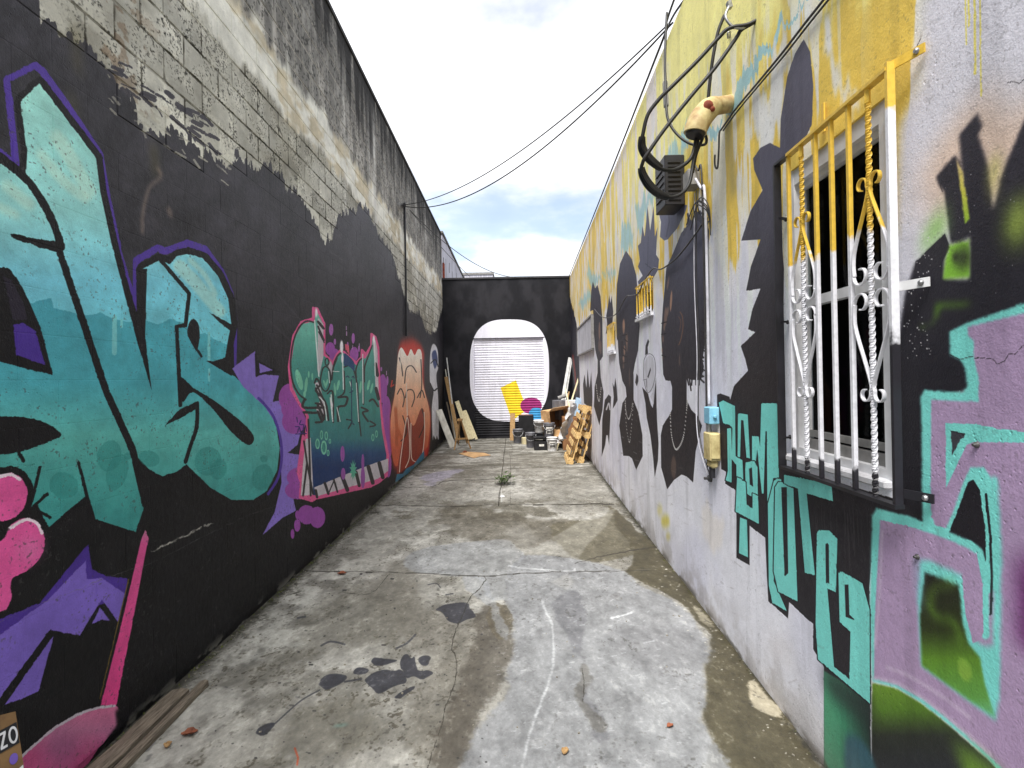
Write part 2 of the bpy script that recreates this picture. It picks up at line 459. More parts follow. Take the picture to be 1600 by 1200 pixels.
    for i in range(90):                                    # scuffs
        x = rs.uniform(40, 560); y = rs.uniform(250, 560)
        if y < 150 + x * 0.42: continue
        L = rs.uniform(4, 40)
        c.line([(x, y), (x + L, y + L * rs.uniform(.3, 1.2))], rs.uniform(.8, 3), (110, 106, 112), soft=0.006, alpha=rs.uniform(.05, .22))
    for x, y, L in ((118, 50, 60), (240, 230, 40), (112, 150, 50)):
        c.line([(x, y), (x + 4, y + L)], 14, (100, 92, 50), soft=0.03, alpha=.35)
    c.line('A:740,790 755,830 700,880 670,1000 668,1090', 6, (150, 130, 118), curve=1, soft=0.01, alpha=.5)
    c.line('A:790,980 800,1010', 8, (150, 130, 118), soft=0.012, alpha=.5)
    # ---- big teal letters
    BLACK = (24, 22, 25); PUR = (84, 58, 158); LAV = (142, 118, 205)
    tealc = gy((120, (166, 228, 216)), (330, (156, 224, 222)), (440, (126, 210, 230)), (520, (118, 208, 222)))
    dk = gy((440, (78, 168, 186)), (600, (80, 174, 186)), (680, (96, 182, 174)), (760, (76, 168, 162)), (830, (62, 152, 148)))
    c.line('A:-600,400 0,715 75,775 58,600 32,375 165,306 200,335 320,500 468,725 497,900 560,1200 B:600,430 640,560 652,640 640,600 640,320 740,262 770,278 880,240 960,268 1040,380 1080,480 1097,600 1092,820 1150,900 1230,975', 11, PUR)
    mass = ('A:-900,1000 -600,500 -200,640 0,745 A:120,850 A:128,700 95,475 185,390 450,740 470,900 B:525,250 590,500 650,690 708,925 685,700 672,600 668,360 750,318 795,338 830,300 880,290 950,310 1020,390 1070,500 '
            '1085,620 1070,690 1055,775 985,800 1080,850 1150,905 1200,950 P:420,640 432,668 437,700 433,735 417,767 396,781 362,781 329,762 291,725 275,738 254,744 233,733 204,702 227,787 212,831 146,810 135,773 75,825 60,790 0,800 -300,900')
    c.line(mass, 20, BLACK)
    c.fill(mass, tealc)
    # lower, darker colour with a cloudy upper rim
    sky = 'B:-900,470 0,480 90,520 150,522 200,505 240,500 252,545 290,550 380,580 430,575 470,563 520,590 600,610 640,598 680,600 740,622 800,594 860,615 930,670 960,660 1010,692 1060,715 1200,760 '
    clip_sl, clip_m = c.cover([c.tex(c.dens(pts(mass), True, 0))])
    lo_sl, lo_m = c.cover([c.tex(c.dens(pts(sky + 'P:500,700 480,900 100,900 -300,1100'), True, 0))])
    full = np.zeros((c.H, c.W), np.float32); full[lo_sl] = lo_m
    m = clip_m * full[clip_sl]
    c.put(clip_sl, m, dk)
    nz = fbm(np.broadcast_to(c.Y[clip_sl[1]][None] * 7, m.shape), np.broadcast_to(c.V[clip_sl[0]][:, None] * 11, m.shape), 4, 4)
    c.rgb[clip_sl] *= (1 + (0.22 * (nz - 0.5)) * clip_m)[..., None]
    for x, y0, y1, w in ((537, 585, 755, 7), (570, 600, 632, 4), (980, 660, 795, 4), (981, 830, 885, 3)):
        c.line('B:%d,%d %d,%d' % (x, y0, x, y1), w, (126, 206, 210), w2=w * 1.1)
    HL = (205, 234, 214)
    for p_, w in (('A:265,640 330,740 420,900', 24), ('A:190,720 290,840 400,930', 18), ('A:30,870 140,960', 20), ('A:-20,960 80,1010', 14), ('B:840,345 920,430 1030,560', 22), ('B:890,320 960,390 1010,480', 9)):
        c.line(p_, w * .9, HL, curve=1, alpha=.5, soft=0.010)
    # darker teal leaf blots
    for x, y, rx, ry in ((410, 30, 45, 60), (440, 90, 40, 70), (240, 140, 55, 50), (780, 50, 50, 55), (820, 80, 30, 40), (985, 110, 40, 50), (560, 40, 40, 30), (990, 40, 14, 14), (480, 30, 14, 14)):
        c.oval('C', x, y, rx, ry, (52, 138, 132), alpha=.55, rot=.3)
    # black line work
    for p_, w, cv in (('A:-40,715 60,785 140,860 205,955 255,1055 288,1160', 12, 1), ('B:278,275 390,610 500,940 622,1205 P:228,790', 11, 0), ('B:752,318 887,475 870,625 828,630 846,1000', 6, 0),
                      ('B:925,990 922,1100 890,1200 P:290,722', 6, 1), ('B:915,722 945,772', 3.5, 0), ('C:150,70 130,160 110,225', 5, 0), ('C:295,55 325,175 352,265', 5, 0),
                      ('C:178,172 115,232', 5, 0), ('C:105,238 150,240 190,262', 5, 0), ('C:65,0 88,48', 6, 0), ('C:150,70 -20,50', 0.1, 0)):
        c.line(p_, w, BLACK, curve=cv)
    for p_, cv in (('B:50,200 70,195 160,218 290,235 303,255 272,262 300,290 190,262 130,238 55,216', 0), ('B:0,352 35,352 78,400 132,500 192,640 247,858 100,822 0,795 -300,770 -240,420', 0),
                   ('B:-200,1050 0,1048 120,1058 220,1085 288,1137 230,1172 150,1200 0,1235 -200,1240', 1),
                   ('B:843,868 910,920 1000,975 1110,1058 1178,1125 1190,1165 1160,1185 1085,1125 1000,1020 905,938 855,985', 1),
                   ('B:772,1095 840,1020 925,982 932,1010 840,1062', 0), ('B:878,660 888,612 908,596 930,618 936,680 922,742 900,712', 1),
                   ('B:980,563 1010,580 1088,622 1082,652 1030,612', 0), ('B:965,790 1020,795 1058,778 1076,660 1096,650 1098,840 1085,862', 0), ('B:590,500 648,650 660,660 665,360 690,360 680,690 712,930 640,690', 0)):
        c.fill(p_, BLACK, curve=cv)
    c.fill('B:62,622 108,612 165,650 212,812 75,762', (78, 52, 150)); c.fill('B:12,390 55,415 110,520 130,600 60,600 40,500', (44, 38, 52))
    # pink blots with a white rim
    for p_ in ('C:-160,60 0,98 45,93 82,115 102,165 90,222 50,262 0,272 -160,260', 'C:-160,380 0,350 40,290 100,262 150,290 167,350 150,412 100,462 45,492 40,572 0,618 -160,640'):
        c.line(p_, 22, BLACK, curve=1)
    for p_ in ('C:-160,60 0,98 45,93 82,115 102,165 90,222 50,262 0,272 -160,260', 'C:-160,380 0,350 40,290 100,262 150,290 167,350 150,412 100,462 45,492 40,572 0,618 -160,640'):
        c.fill(p_, (232, 92, 160), curve=1)
    c.line('C:0,106 45,100 75,118', 5, (245, 225, 235), curve=1); c.line('C:38,300 100,268 140,284 158,320', 5, (245, 225, 235), curve=1)
    c.oval('C', 110, 380, 50, 40, (222, 128, 178), soft=0.03, alpha=.6)
    # purple band below the letters
    c.fill('C:-500,760 0,640 150,580 330,362 346,455 400,480 478,490 470,560 200,640 0,760 -500,900', (78, 52, 148))
    c.fill('C:-500,900 0,700 180,570 322,422 326,490 382,488 468,545 442,652 382,568 300,702 190,682 0,952 -500,1500', (128, 104, 198))
    c.fill('C:202,703 145,912 95,935 15,965', (128, 104, 198)); c.line('C:-30,990 190,690 205,690', 6, BLACK)
    c.fill('C:345,658 376,598 412,648 380,645', (128, 104, 198))
    c.line('C:482,492 375,940', 1.6, (112, 92, 48)); c.fill('C:545,308 556,340 500,640 435,966 378,966 460,640 530,340', gy((828, (190, 120, 150)), (850, (224, 88, 152)), (1100, (226, 72, 140))))
    c.fill('C:-200,1400 60,1180 100,1140 200,1055 320,988 430,966 446,1000 446,1040 400,1092 330,1190 200,1400', gy((1100, (222, 120, 160)), (1140, (196, 120, 156)), (1180, (200, 88, 138))), curve=1)
    c.line('C:60,1180 100,1140 200,1055 320,988 430,966', 4, (205, 196, 205), curve=1)
    c.fill('C:432,985 470,970 520,1000 440,1090 400,1092 440,1040', BLACK, soft=0.01)
    c.oval('C', 230, 1130, 70, 60, (140, 96, 130), soft=0.04, alpha=.6)
    # scratch line running low along the wall
    pp = [(a_ + rs.uniform(-1, 1), b_ + rs.uniform(-1.2, 1.2)) for a_, b_ in c.dens(pts('C:-20,660 110,600 260,545 400,485 540,440 690,370 830,300 950,245 1040,215'), False, 1)]
    [c.line([pp[i], pp[i + 1]], rs.uniform(.4, 1.5), (118, 114, 118), alpha=rs.uniform(.1, .6)) for i in range(len(pp) - 1)]
    [c.line([(237 + t * 96 + rs.uniform(-2, 2), 862 - t * 46 + rs.uniform(-2, 2)), (239 + t * 96 + rs.uniform(0, 4), 861 - t * 46 + rs.uniform(-2, 1))], rs.uniform(.6, 2.6), (190, 186, 176), alpha=rs.uniform(.25, .8)) for t in [rs.random() for _ in range(46)]]
    # lavender spikes right of the letters
    c.fill('E:-60,480 0,432 66,383 72,510 197,518 163,664 205,655 250,760 330,780 300,900 245,945 312,955 310,1100 240,1130 290,1195 C:1090,140 1110,235 1060,262 985,326 1030,240 1056,130 1050,0 E:205,900 190,800 120,690 0,580', LAV)
    c.line('P:404,622 428,652 440,698 436,742 419,772', 4, PUR, curve=1)
    c.fill('E:82,440 180,490 86,512', LAV); c.line('E:70,400 74,520 86,512 82,440 180,490 86,512 200,495', 3.2, BLACK)
    for x, y, rx, ry in ((262, 640, 66, 80), (280, 770, 66, 70), (270, 700, 60, 60), (330, 1080, 90, 60), (300, 1150, 70, 50), (480, 370, 26, 36), (505, 410, 30, 40), (612, 400, 24, 40), (770, 590, 24, 80), (790, 700, 24, 70), (790, 800, 24, 90), (800, 900, 22, 80), (800, 1010, 18, 70)):
        c.oval('E', x, y, rx, ry, (160, 80, 170))
    for x, y, rx, ry in ((1150, 250, 34, 36), (1190, 260, 30, 40), (1115, 290, 12, 24), (1097, 322, 7, 18), (1115, 250, 8, 16)):
        c.oval('C', x, y, rx, ry, (160, 80, 170))
    for x, y, rx, ry in ((585, 330, 20, 56), (620, 445, 11, 30), (792, 412, 15, 50), (845, 510, 9, 30), (740, 470, 8, 26), (1112, 810, 10, 44), (1055, 700, 8, 20)):
        c.oval('S', x, y, rx, ry, (168, 100, 178))
    for x, y, w in ((727, 300, 1), (730, 350, 1.5), (786, 480, 1), (848, 460, 1), (1104, 720, 1)):
        c.line('S:%d,%d %d,%d' % (x, y, x, y + 34), w, (190, 150, 195))
    # ---- second piece
    PK = (226, 96, 150); DKO = (52, 48, 50); TL = (70, 148, 138)
    body = ('S:432,128 455,135 520,275 522,560 548,585 600,640 640,560 670,525 705,540 770,600 820,640 870,590 872,520 912,560 960,480 962,370 1000,400 1026,500 1032,700 1045,1000 '
            'E:770,800 800,960 792,1070 745,1108 700,1130 400,1197 380,1210 312,1190 318,1110 300,1050 330,850 346,870 352,740 300,660 262,590 252,470 276,300 320,222 S:415,225 415,125')
    c.line(body, 3.4, PK); c.fill(body, PK)
    inner = ('S:438,160 450,160 512,285 512,575 548,600 600,668 650,570 690,545 720,560 780,630 822,665 880,600 905,600 965,500 972,400 1000,430 1018,520 1022,700 1035,1000 E:765,820 790,960 782,1040 740,1085 400,1178 '
             '340,1170 335,1000 345,900 360,880 362,740 310,660 272,580 262,470 285,310 325,235 S:430,250')
    c.fill(inner, gy((520, (112, 190, 172)), (575, (72, 148, 138)), (640, (64, 142, 134)), (685, (60, 128, 132)), (708, (36, 76, 122)), (730, (24, 54, 104))))
    # grey panels with dark bars
    GR = (206, 198, 204)
    for p_ in ('S:462,215 512,285 512,590 470,770 455,700', 'S:972,420 1000,430 1018,520 1022,700 1035,1020 1000,860 992,640', 'E:345,870 372,860 388,1175 318,1180 330,1000', 'E:392,1135 560,1065 700,1010 800,975 800,1042 742,1088 400,1186', 'S:430,830 470,820 520,1010 560,1120 470,1150 440,1060 480,1000', 'S:560,640 580,620 605,690 590,790 560,700'):
        c.fill(p_, GR)
    for p_, w in (('S:462,255 515,320', 4), ('S:462,300 518,430', 3), ('S:468,350 520,450', 2), ('E:400,1150 408,1190', 4), ('E:450,1110 470,1170', 4), ('E:500,1090 520,1160', 3), ('E:545,1070 575,1150', 6), ('E:622,1050 640,1125', 5), ('E:690,1020 715,1110', 6), ('E:750,1000 770,1080', 6), ('E:470,1170 500,1100', 2),
                  ('E:360,760 372,1180', 3), ('E:335,880 352,1000 330,1180', 3), ('E:352,1000 385,1170', 3), ('S:450,850 520,1000', 3), ('S:440,880 510,1060', 3), ('S:1000,650 1020,760', 5), ('S:1005,880 1030,980', 5), ('S:460,1040 520,1170', 4), ('S:460,1100 500,1190', 4)):
        c.line(p_, w, DKO)
    # letter outlines
    for p_, w in (('S:420,262 360,250 300,290 250,380 215,520 205,680 228,830 280,930 345,985', 2.6), ('S:345,985 330,1000 330,1060 520,1060', 4), ('S:330,1105 440,1110', 4), ('S:430,830 450,790 480,850 440,900 500,960 540,1040 560,1180', 3), ('S:440,1020 500,1040 525,1120 500,1190 440,1200', 3.4),
                  ('S:490,760 510,690 545,680 575,730 575,830 545,905 505,890 485,820 490,760', 2.2), ('S:530,610 550,600 565,640 548,665 530,650 530,610', 2), ('S:550,930 600,920 605,1200', 2.6), ('S:590,800 610,660 650,570 690,545', 2.6), ('S:650,965 700,930 712,880 705,720', 2.4), ('S:650,965 735,965 715,1040 650,1060 650,1190', 3.4),
                  ('S:705,680 760,670 800,720 830,870 845,1200', 2.4), ('S:820,780 818,700 850,620 880,600', 2.2), ('S:885,620 888,1030', 2.6), ('S:895,820 900,680 940,560 970,480', 2.2), ('S:945,1000 980,985 1025,1050', 3), ('S:870,1060 930,1090 880,1110 930,1190', 3), ('S:600,700 640,600', 2), ('E:570,760 600,770 580,810', 2.2), ('E:640,760 650,850', 2), ('E:700,770 730,790 700,800', 2.4)):
        c.line(p_, w, DKO, curve=1)
    c.fill('S:705,560 740,570 800,640 800,720 780,700 740,670 705,660', (36, 72, 116), curve=1)
    for p_, w in (('S:430,245 470,770', 1.8), ('S:690,545 700,890', 1.7), ('S:880,560 884,1020', 1.4), ('S:990,440 998,760', 1.6), ('S:585,940 600,1190', 1.6), ('S:470,960 520,1010 545,1180', 1.4), ('S:760,820 780,890', 1.4), ('S:820,830 842,1190', 1.2), ('S:560,720 570,830', 1.2), ('S:600,720 660,725', 1), ('S:640,1060 670,1190', 1.2), ('E:480,640 492,760', 1.4)):
        c.line(p_, w, (232, 240, 238))
    for x, y, rx, ry in ((445, 170, 12, 40), (683, 490, 16, 60), (690, 600, 12, 40), (985, 420, 10, 36), (593, 1040, 9, 30)):
        c.oval('S', x, y, rx, ry, (250, 245, 250), soft=0.012)
    for x, y, rx, ry, ro in ((285, 800, 28, 100, -.25), (350, 850, 14, 75, .1), (335, 935, 12, 30, 0), (375, 750, 8, 35, 0), (408, 770, 8, 36, 0), (525, 840, 10, 40, -.3), (545, 830, 8, 40, .2), (650, 850, 12, 50, .2), (620, 890, 10, 60, -.1), (860, 870, 10, 60, .1), (935, 850, 12, 50, .2), (965, 880, 10, 50, .2)):
        c.oval('S', x, y, rx, ry, (128, 202, 172), rot=ro)
    for x, y, rx, ry in ((410, 895, 12, 30), (432, 845, 8, 26), (458, 850, 9, 24), (445, 915, 16, 40), (478, 880, 6, 14), (468, 945, 8, 18), (715, 860, 8, 20), (735, 840, 7, 20)):
        c.oval('E', x, y, rx, ry, (128, 202, 172)); c.oval('E', x, y, rx * .6, ry * .68, (62, 140, 132))
    for x, y, rx, ry in ((548, 950, 12, 44), (552, 1060, 12, 34), (660, 1000, 8, 50), (660, 1080, 12, 60)):
        c.oval('E', x, y, rx, ry, (158, 84, 168))
    an = np.linspace(0, 2 * math.pi, 25)[:-1]
    c.fill([(380 + (607 + (22 if i % 2 else 10) * math.cos(a)) / 3.529, 440 + (1040 + (64 if i % 2 else 34) * math.sin(a)) / 3.529) for i, a in enumerate(an)], (92, 178, 150))
    for p_ in ('E:295,750 300,775', 'E:320,765 310,785 330,790', 'E:288,800 310,800 300,830', 'E:310,800 320,840', 'E:335,790 328,840', 'E:345,795 350,825', 'E:290,840 350,838'):
        c.line(p_, 1.6, (58, 36, 110))
    c.line('S:738,520 735,500 745,540', 1.5, (214, 84, 100)); c.line('S:720,470 725,520 732,470 738,540 746,480 752,560', 1.8, (220, 96, 120))
    for p_ in ('S:725,775 740,765 752,778', 'S:780,778 792,768 800,785', 'S:760,920 790,905', 'S:775,800 778,1190', 'E:590,785 600,778 612,790'):
        c.line(p_, 1.6, (38, 62, 92), curve=1)
    # ---- third piece: orange and red drips
    c.fill('E:858,400 872,345 900,350 925,345 950,350 980,365 995,430 1000,600 1034,720 1028,900 1000,980 860,1040 822,980 812,740 842,600', (196, 48, 34), soft=0.10, curve=1); c.fill('E:862,360 900,320 940,318 990,370 990,430 862,430', (204, 58, 40), soft=0.09, curve=1, alpha=.8)
    c.fill('E:852,420 866,368 880,370 905,410 925,372 945,405 965,372 985,400 992,560 1028,720 1022,880 996,930 870,1010 828,990 812,780 838,600', gy((545, (250, 244, 236)), (572, (246, 222, 200)), (610, (240, 186, 150)), (660, (230, 146, 106)), (700, (206, 96, 62))), curve=1)
    c.fill('E:848,1060 862,960 905,745 925,780 945,790 978,705 998,720 1000,850 975,985 935,985 925,1025 895,1030 870,1050', (146, 52, 32), curve=1)
    for p_ in ('E:850,620 870,590 888,640 880,690', 'E:895,640 905,600 935,600 945,640 930,690', 'E:980,430 985,560 975,640', 'E:890,560 900,480 930,465 955,500', 'E:860,420 872,460 880,520', 'E:985,700 1000,780 970,860', 'E:880,740 900,830 870,880', 'E:960,640 985,600 1000,640'):
        c.line(p_, 1.7, (52, 30, 26), curve=1)
    for p_ in ('E:862,1050 870,960 905,748 918,950 895,1025', 'E:925,780 925,920 935,985 980,980 1000,850 998,720', 'E:900,560 905,740', 'E:865,380 870,470'):
        c.line(p_, 1.2, (236, 220, 206), curve=1)
    for p_ in ('E:840,700 850,860', 'E:870,860 850,820 845,900'):
        c.line(p_, 5, (184, 84, 44), curve=1, soft=0.02, alpha=.7)
    c.fill('E:838,1110 848,1060 880,1060 900,1030 940,1010 998,930 1000,985 920,1050', (62, 120, 148)); c.line('E:822,545 815,580 830,570', 2, (190, 60, 40))
    # ---- fourth piece: pale drips
    c.fill('E:1030,420 1040,355 1055,345 1072,380 1076,470 1065,520 1075,640 1078,860 1068,850 1062,870 1050,850 1045,868 1040,700 1050,600 1030,560', (222, 222, 228), curve=1, soft=0.01)
    c.fill('E:1040,400 1062,380 1072,440 1055,480', (70, 84, 130), curve=1, soft=0.01); c.line('E:1030,560 1050,600 1068,590', 2.2, BLACK, curve=1); c.line('E:1035,450 1060,430 1075,470', 1.6, BLACK, curve=1)
    # foot of the wall: worn paint, pale patches
    Y2, V2 = np.meshgrid(c.Y, c.V[:120]); q = fbm(Y2 * 5, V2 * 12, 6, 4)
    m = sst(V2, 0.10, 0.0) * sst(q, 0.50, 0.60)
    m = np.clip(m + sst(V2, .16, .02) * sst(q, .55, .62) * np.exp(-((Y2 - 6.1) / .45) ** 2), 0, 1)
    c.rgb[:120] = mixc(c.rgb[:120], (0.55, 0.54, 0.50), m * 0.8)
paint_left()
LW.weather(.009, .12, 1)
# ------------------------------------------------------------------ right wall: stucco with brushed yellow, portraits and lettering
RWC = Canvas('right', 0.7, 17.0, 0.0, H_RIGHT, 2500, 1900)
def paint_right():
    c = RWC; Y, V = np.meshgrid(c.Y, c.V)
    full = (slice(0, c.H), slice(0, c.W))
    x, y = c.photo(full)
    n1 = fbm(Y * 1.1, V * 1.1, 1, 4); n2 = fbm(Y * 7, V * 5, 3, 4)
    st = fbm(Y * 11, V * 1.3, 4, 4); st2 = fbm(Y * 7 + 31, V * 0.9, 6, 4); st3 = fbm(Y * 16 + 9, V * 1.9, 2, 3)
    base = mixc((0.868, 0.868, 0.922), (0.918, 0.918, 0.95), sst(n1, .35, .65)) * (0.945 + 0.10 * n2)[..., None]
    base = mixc(base, (0.90, 0.93, 0.93), sst(st, .56, .64) * sst(V, 1.5, 2.1) * .7)
    # cream washes high up
    base = mixc(base, (0.925, 0.90, 0.835), sst(V, 1.9, 2.9) * sst(n2 * .5 + st * .5, .42, .58) * .75)
    base = mixc(base, (0.90, 0.855, 0.84), sst(V + (st - .5) * 1.0, 3.9, 4.4) * sst(Y, 4.2, 5.6) * .8)
    # yellow: edge height along the wall
    edge = np.interp(c.Y, [0.7, 1.45, 1.60, 1.80, 2.0, 2.6, 2.9, 3.2, 3.6, 4.2, 4.8, 5.6, 6.6, 8.0, 10.0, 13.0, 16.0], [4.9, 3.9, 2.9, 2.45, 2.4, 2.35, 2.40, 2.50, 2.75, 2.85, 2.9, 2.75, 2.85, 2.75, 2.95, 3.1, 3.35])[None, :]
    q = V - edge + (st2 - .5) * 1.5 + (st3 - .5) * 0.5
    ym = sst(q, -0.03, 0.06)
    holes = sst(st, .535, .585) * sst(np.abs(V - edge - 0.45), 1.0, 0.55) * sst(Y, 1.9, 2.4)
    holes = np.maximum(holes, sst(fbm(Y * 8 + 50, V * 1.2, 7, 4), .54, .585) * sst(Y, 4.4, 5.2) * sst(V, 3.0, 3.4))
    yc = mixc((0.905, 0.775, 0.350), (0.95, 0.915, 0.58), sst(V + (n2 - .5) * .8 + (st - .5) * .8 - sst(Y, 5.5, 9) * .0, 3.0, 3.7) * sst(Y, 10, 5))
    yc = yc * (0.93 + 0.13 * n2)[..., None]
    base = mixc(base, yc, np.clip(ym * (1 - holes * .9), 0, 1))
    c.rgb[:] = base
    WHT = (226, 226, 226)
    # blue brushed band running down from the roof, blue patches further off
    BL = (160, 200, 206)
    c.fill('I:1060,-60 1010,40 960,70 930,110 890,140 860,130 840,170 820,225 770,285 745,290 700,380 660,395 640,420 615,520 560,640 480,700 400,640 380,660 350,640 345,720 300,740 420,690 500,760 600,600 680,500 780,330 880,180 1000,60 1130,-60', BL, rag=.12, seed=4)
    for p_ in ('G:500,60 640,-20 640,60 560,100 540,220 500,240 480,160', 'G:400,200 430,190 470,260 460,360 420,390 390,410 385,300', 'G:170,460 190,540 250,580 350,500 350,550 240,600 200,640 160,560', 'G:100,760 180,640 190,700 130,790', 'I:230,950 300,780 380,640 350,900 240,1050'):
        c.fill(p_, BL, rag=.16, seed=7, soft=0.008, alpha=.85)
    # white brush work over the yellow beside the big leaf
    for p_ in ('I:740,500 780,400 930,200 960,190 900,420 860,760 720,800 700,760', 'I:1090,400 1110,330 1140,300 1150,420 1110,520', 'J:370,90 390,60 480,110 520,140 500,200 440,160 390,230', 'J:100,240 190,140 210,190 170,440 90,440 60,380'):
        c.fill(p_, WHT, rag=.20, seed=9, soft=0.01, alpha=.85)
    c.fill('P:1440,0 1560,-150 2000,-300 2000,330 1640,230 1480,330 1440,420 1400,440 1396,330 1404,180 1440,130', (218, 216, 226), rag=.05, soft=0.02)
    c.fill('J:780,640 760,520 860,430 1040,180 1080,260 1150,330 1400,200 1400,700 900,760 820,760', (226, 198, 178), soft=0.05, alpha=.9, rag=.05)
    for x0, y0, y1, w in ((1512, 0, 40, 3), (1522, 20, 115, 3.6), (1531, 40, 150, 2.4), (1508, 40, 70, 2)):
        c.line([(x0, y0 - 60), (x0 + 2, y1)], w, (236, 222, 120))
    # ---- far end: black corner
    c.fill('G:-60,300 30,560 45,700 80,840 100,950 105,1100 112,1300 H:105,600 150,900 60,800', (44, 42, 50), rag=.1)
    c.line('H:60,300 75,420 82,520', 2.5, (120, 52, 50), soft=0.02)
    # ---- portraits
    SK = gy((330, (92, 92, 110)), (420, (78, 77, 92)), (520, (58, 56, 64)), (640, (46, 43, 47)), (780, (48, 44, 48)))
    far_ = 'G:180,800 188,660 198,598 214,645 230,622 250,700 262,850 266,1100 246,1132 H:235,440 252,530 246,640 226,738 192,620 196,500 215,410 215,330 G:215,1060 203,900 200,790'
    c.fill(far_, SK, curve=0)
    c.fill('H:130,600 124,480 134,420 145,505 152,385 165,505 175,400 183,560 180,640', SK)
    c.fill('G:285,950 295,880 288,830 300,760 308,690 316,745 325,695 335,800 330,880 305,900 295,945', SK)
    c.fill('H:240,935 244,700 260,580 284,545 299,560 294,700 287,865 278,800 270,800 262,862', SK, curve=0)
    c.fill('H:310,635 316,560 308,470 318,500 326,440 334,500 340,580 328,605', SK)
    c.line('H:270,640 285,600 292,640', 2, (200, 198, 205), curve=1)
    wb = ('G:420,393 460,450 490,560 502,700 512,900 502,1060 480,1150 470,1210 H:440,430 440,580 470,660 495,800 497,930 456,1017 430,945 410,930 375,928 365,850 350,740 370,600 396,560 390,500 370,460 350,350 340,200 G:360,1000 354,800 360,620 380,480')
    c.fill(wb, SK, curve=0)
    c.fill('G:638,60 700,40 830,90 820,130 765,240 700,318 676,325 648,300 655,200 632,110', (104, 105, 126)); c.line('G:700,60 710,200 690,300', 2, (84, 84, 102))
    c.fill('G:510,640 500,600 532,560 500,500 514,460 500,360 520,340 530,228 546,300 565,98 582,260 606,92 614,300 632,235 622,420 642,450 636,520 600,582 560,560 540,600', (94, 95, 114))
    c.line('G:550,480 600,520', 1, (60, 60, 74)); c.line('G:570,300 565,500', 1, (74, 74, 90))
    c.fill('G:505,770 503,660 602,600 605,780 520,850', (214, 172, 60))
    wa = ('G:690,510 740,400 790,275 850,200 905,135 950,185 978,260 972,400 978,600 972,800 955,980 H:885,230 870,330 880,370 862,455 800,455 772,440 772,580 800,640 840,680 868,742 828,900 812,1096 775,1060 740,1045 692,1080 650,1138 612,1000 610,800 622,740 660,680 680,640 680,500 670,460 640,458 625,420 618,280 612,170 G:655,980 662,860 668,760 680,640')
    c.fill(wa, SK, curve=0)
    rs = random.Random(3)
    for i in range(34):                                      # loose locks round the head
        t = rs.random(); px_, py_ = 880 + (800 + 170 * t) / 4.286, 300 + (270 - 120 * math.sin(t * 3.0)) / 4.286
        c.line([(px_, py_ + 8), (px_ + rs.uniform(-4, 5), py_ - rs.uniform(-2, 9))], rs.uniform(1.2, 3), (72, 71, 84))
    for i in range(26):
        py_ = rs.uniform(500, 600); px_ = 1101 - (py_ - 500) * .05
        c.line([(px_ - 4, py_), (px_ + rs.uniform(0, 5), py_ + rs.uniform(-2, 8))], rs.uniform(1.2, 3), (50, 47, 52))
    for x0 in (775, 788, 806, 830, 850):
        c.line('H:%d,440 %d,%d' % (x0, x0 + rs.randint(-4, 12), 480 + rs.randint(0, 80)), 2.4, (46, 43, 48))
    BR = (182, 142, 118)
    for fr, x0, y0, rx, ry, ro, al in (('G', 722, 730, 7, 70, .06, .9), ('G', 700, 800, 6, 34, .1, .5), ('G', 676, 905, 5, 26, 0, .55), ('G', 668, 985, 4, 26, 0, .6), ('G', 702, 610, 5, 46, .15, .5), ('H', 618, 270, 3, 16, 0, .7), ('H', 622, 318, 3, 14, 0, .6), ('H', 640, 60, 9, 60, .05, .5), ('H', 690, 1000, 16, 70, 0, .30), ('H', 727, 330, 3, 40, 0, .5),
                                       ('G', 405, 900, 8, 50, 0, .7), ('G', 425, 985, 7, 40, 0, .5), ('G', 410, 1060, 6, 34, 0, .7), ('G', 405, 1130, 5, 24, 0, .5), ('H', 378, 110, 6, 30, 0, .6), ('H', 398, 240, 5, 40, 0, .45), ('H', 376, 318, 6, 16, 0, .6), ('H', 376, 372, 5, 14, 0, .4), ('G', 243, 930, 6, 60, 0, .6), ('G', 252, 1040, 5, 50, 0, .5), ('H', 415, 440, 5, 60, 0, .25), ('H', 225, 240, 5, 40, 0, .4)):
        c.oval(fr, x0, y0, rx, ry, BR, rot=ro, soft=0.012, alpha=al)
    c.line('H:730,30 745,60 748,130 735,200 722,235', 1.6, (120, 88, 70), curve=1, alpha=.8); c.line('H:722,60 735,90 728,150', 1.3, (110, 80, 66), curve=1, alpha=.8)
    for p_, w in (('G:660,880 690,870', 2), ('G:398,960 425,955', 1.6), ('G:400,1040 418,1060', 1.5), ('H:615,170 640,165', 2), ('H:618,300 640,310', 2), ('H:368,300 395,310', 1.5), ('H:368,350 392,345', 1.5), ('H:385,200 400,215', 1.5), ('G:395,1000 392,1080', 1.2)):
        c.line(p_, w, (26, 22, 24), curve=0, alpha=.9)
    for p_, w in (('H:668,660 674,780 690,860 708,886 735,850 755,780 770,640 775,580', 1.5), ('H:386,580 392,650 405,695 420,670 432,600', .8), ('H:386,600 394,740 412,840 425,750 436,600', .8), ('H:205,480 215,560 225,580 236,500', 1.0)):
        pp = c.dens(pts(p_), False, 1)
        for i in range(0, len(pp), 1):
            c.line([pp[i], (pp[i][0] + .5, pp[i][1] + 1.6)], w, (205, 202, 200), alpha=.9)
    # raised arm with a pale fruit
    c.fill('H:494,500 530,540 548,610 560,630 574,500 580,440 586,700 596,850 592,960 572,1062 562,940 545,800 522,690 514,600', SK)
    c.oval('H', 541, 418, 38, 116, (206, 206, 216), soft=0.006)
    c.line('H:505,330 503,440 520,520 540,530 565,480 578,400 570,320 545,292 520,300 505,330', .9, (110, 108, 118), curve=1)
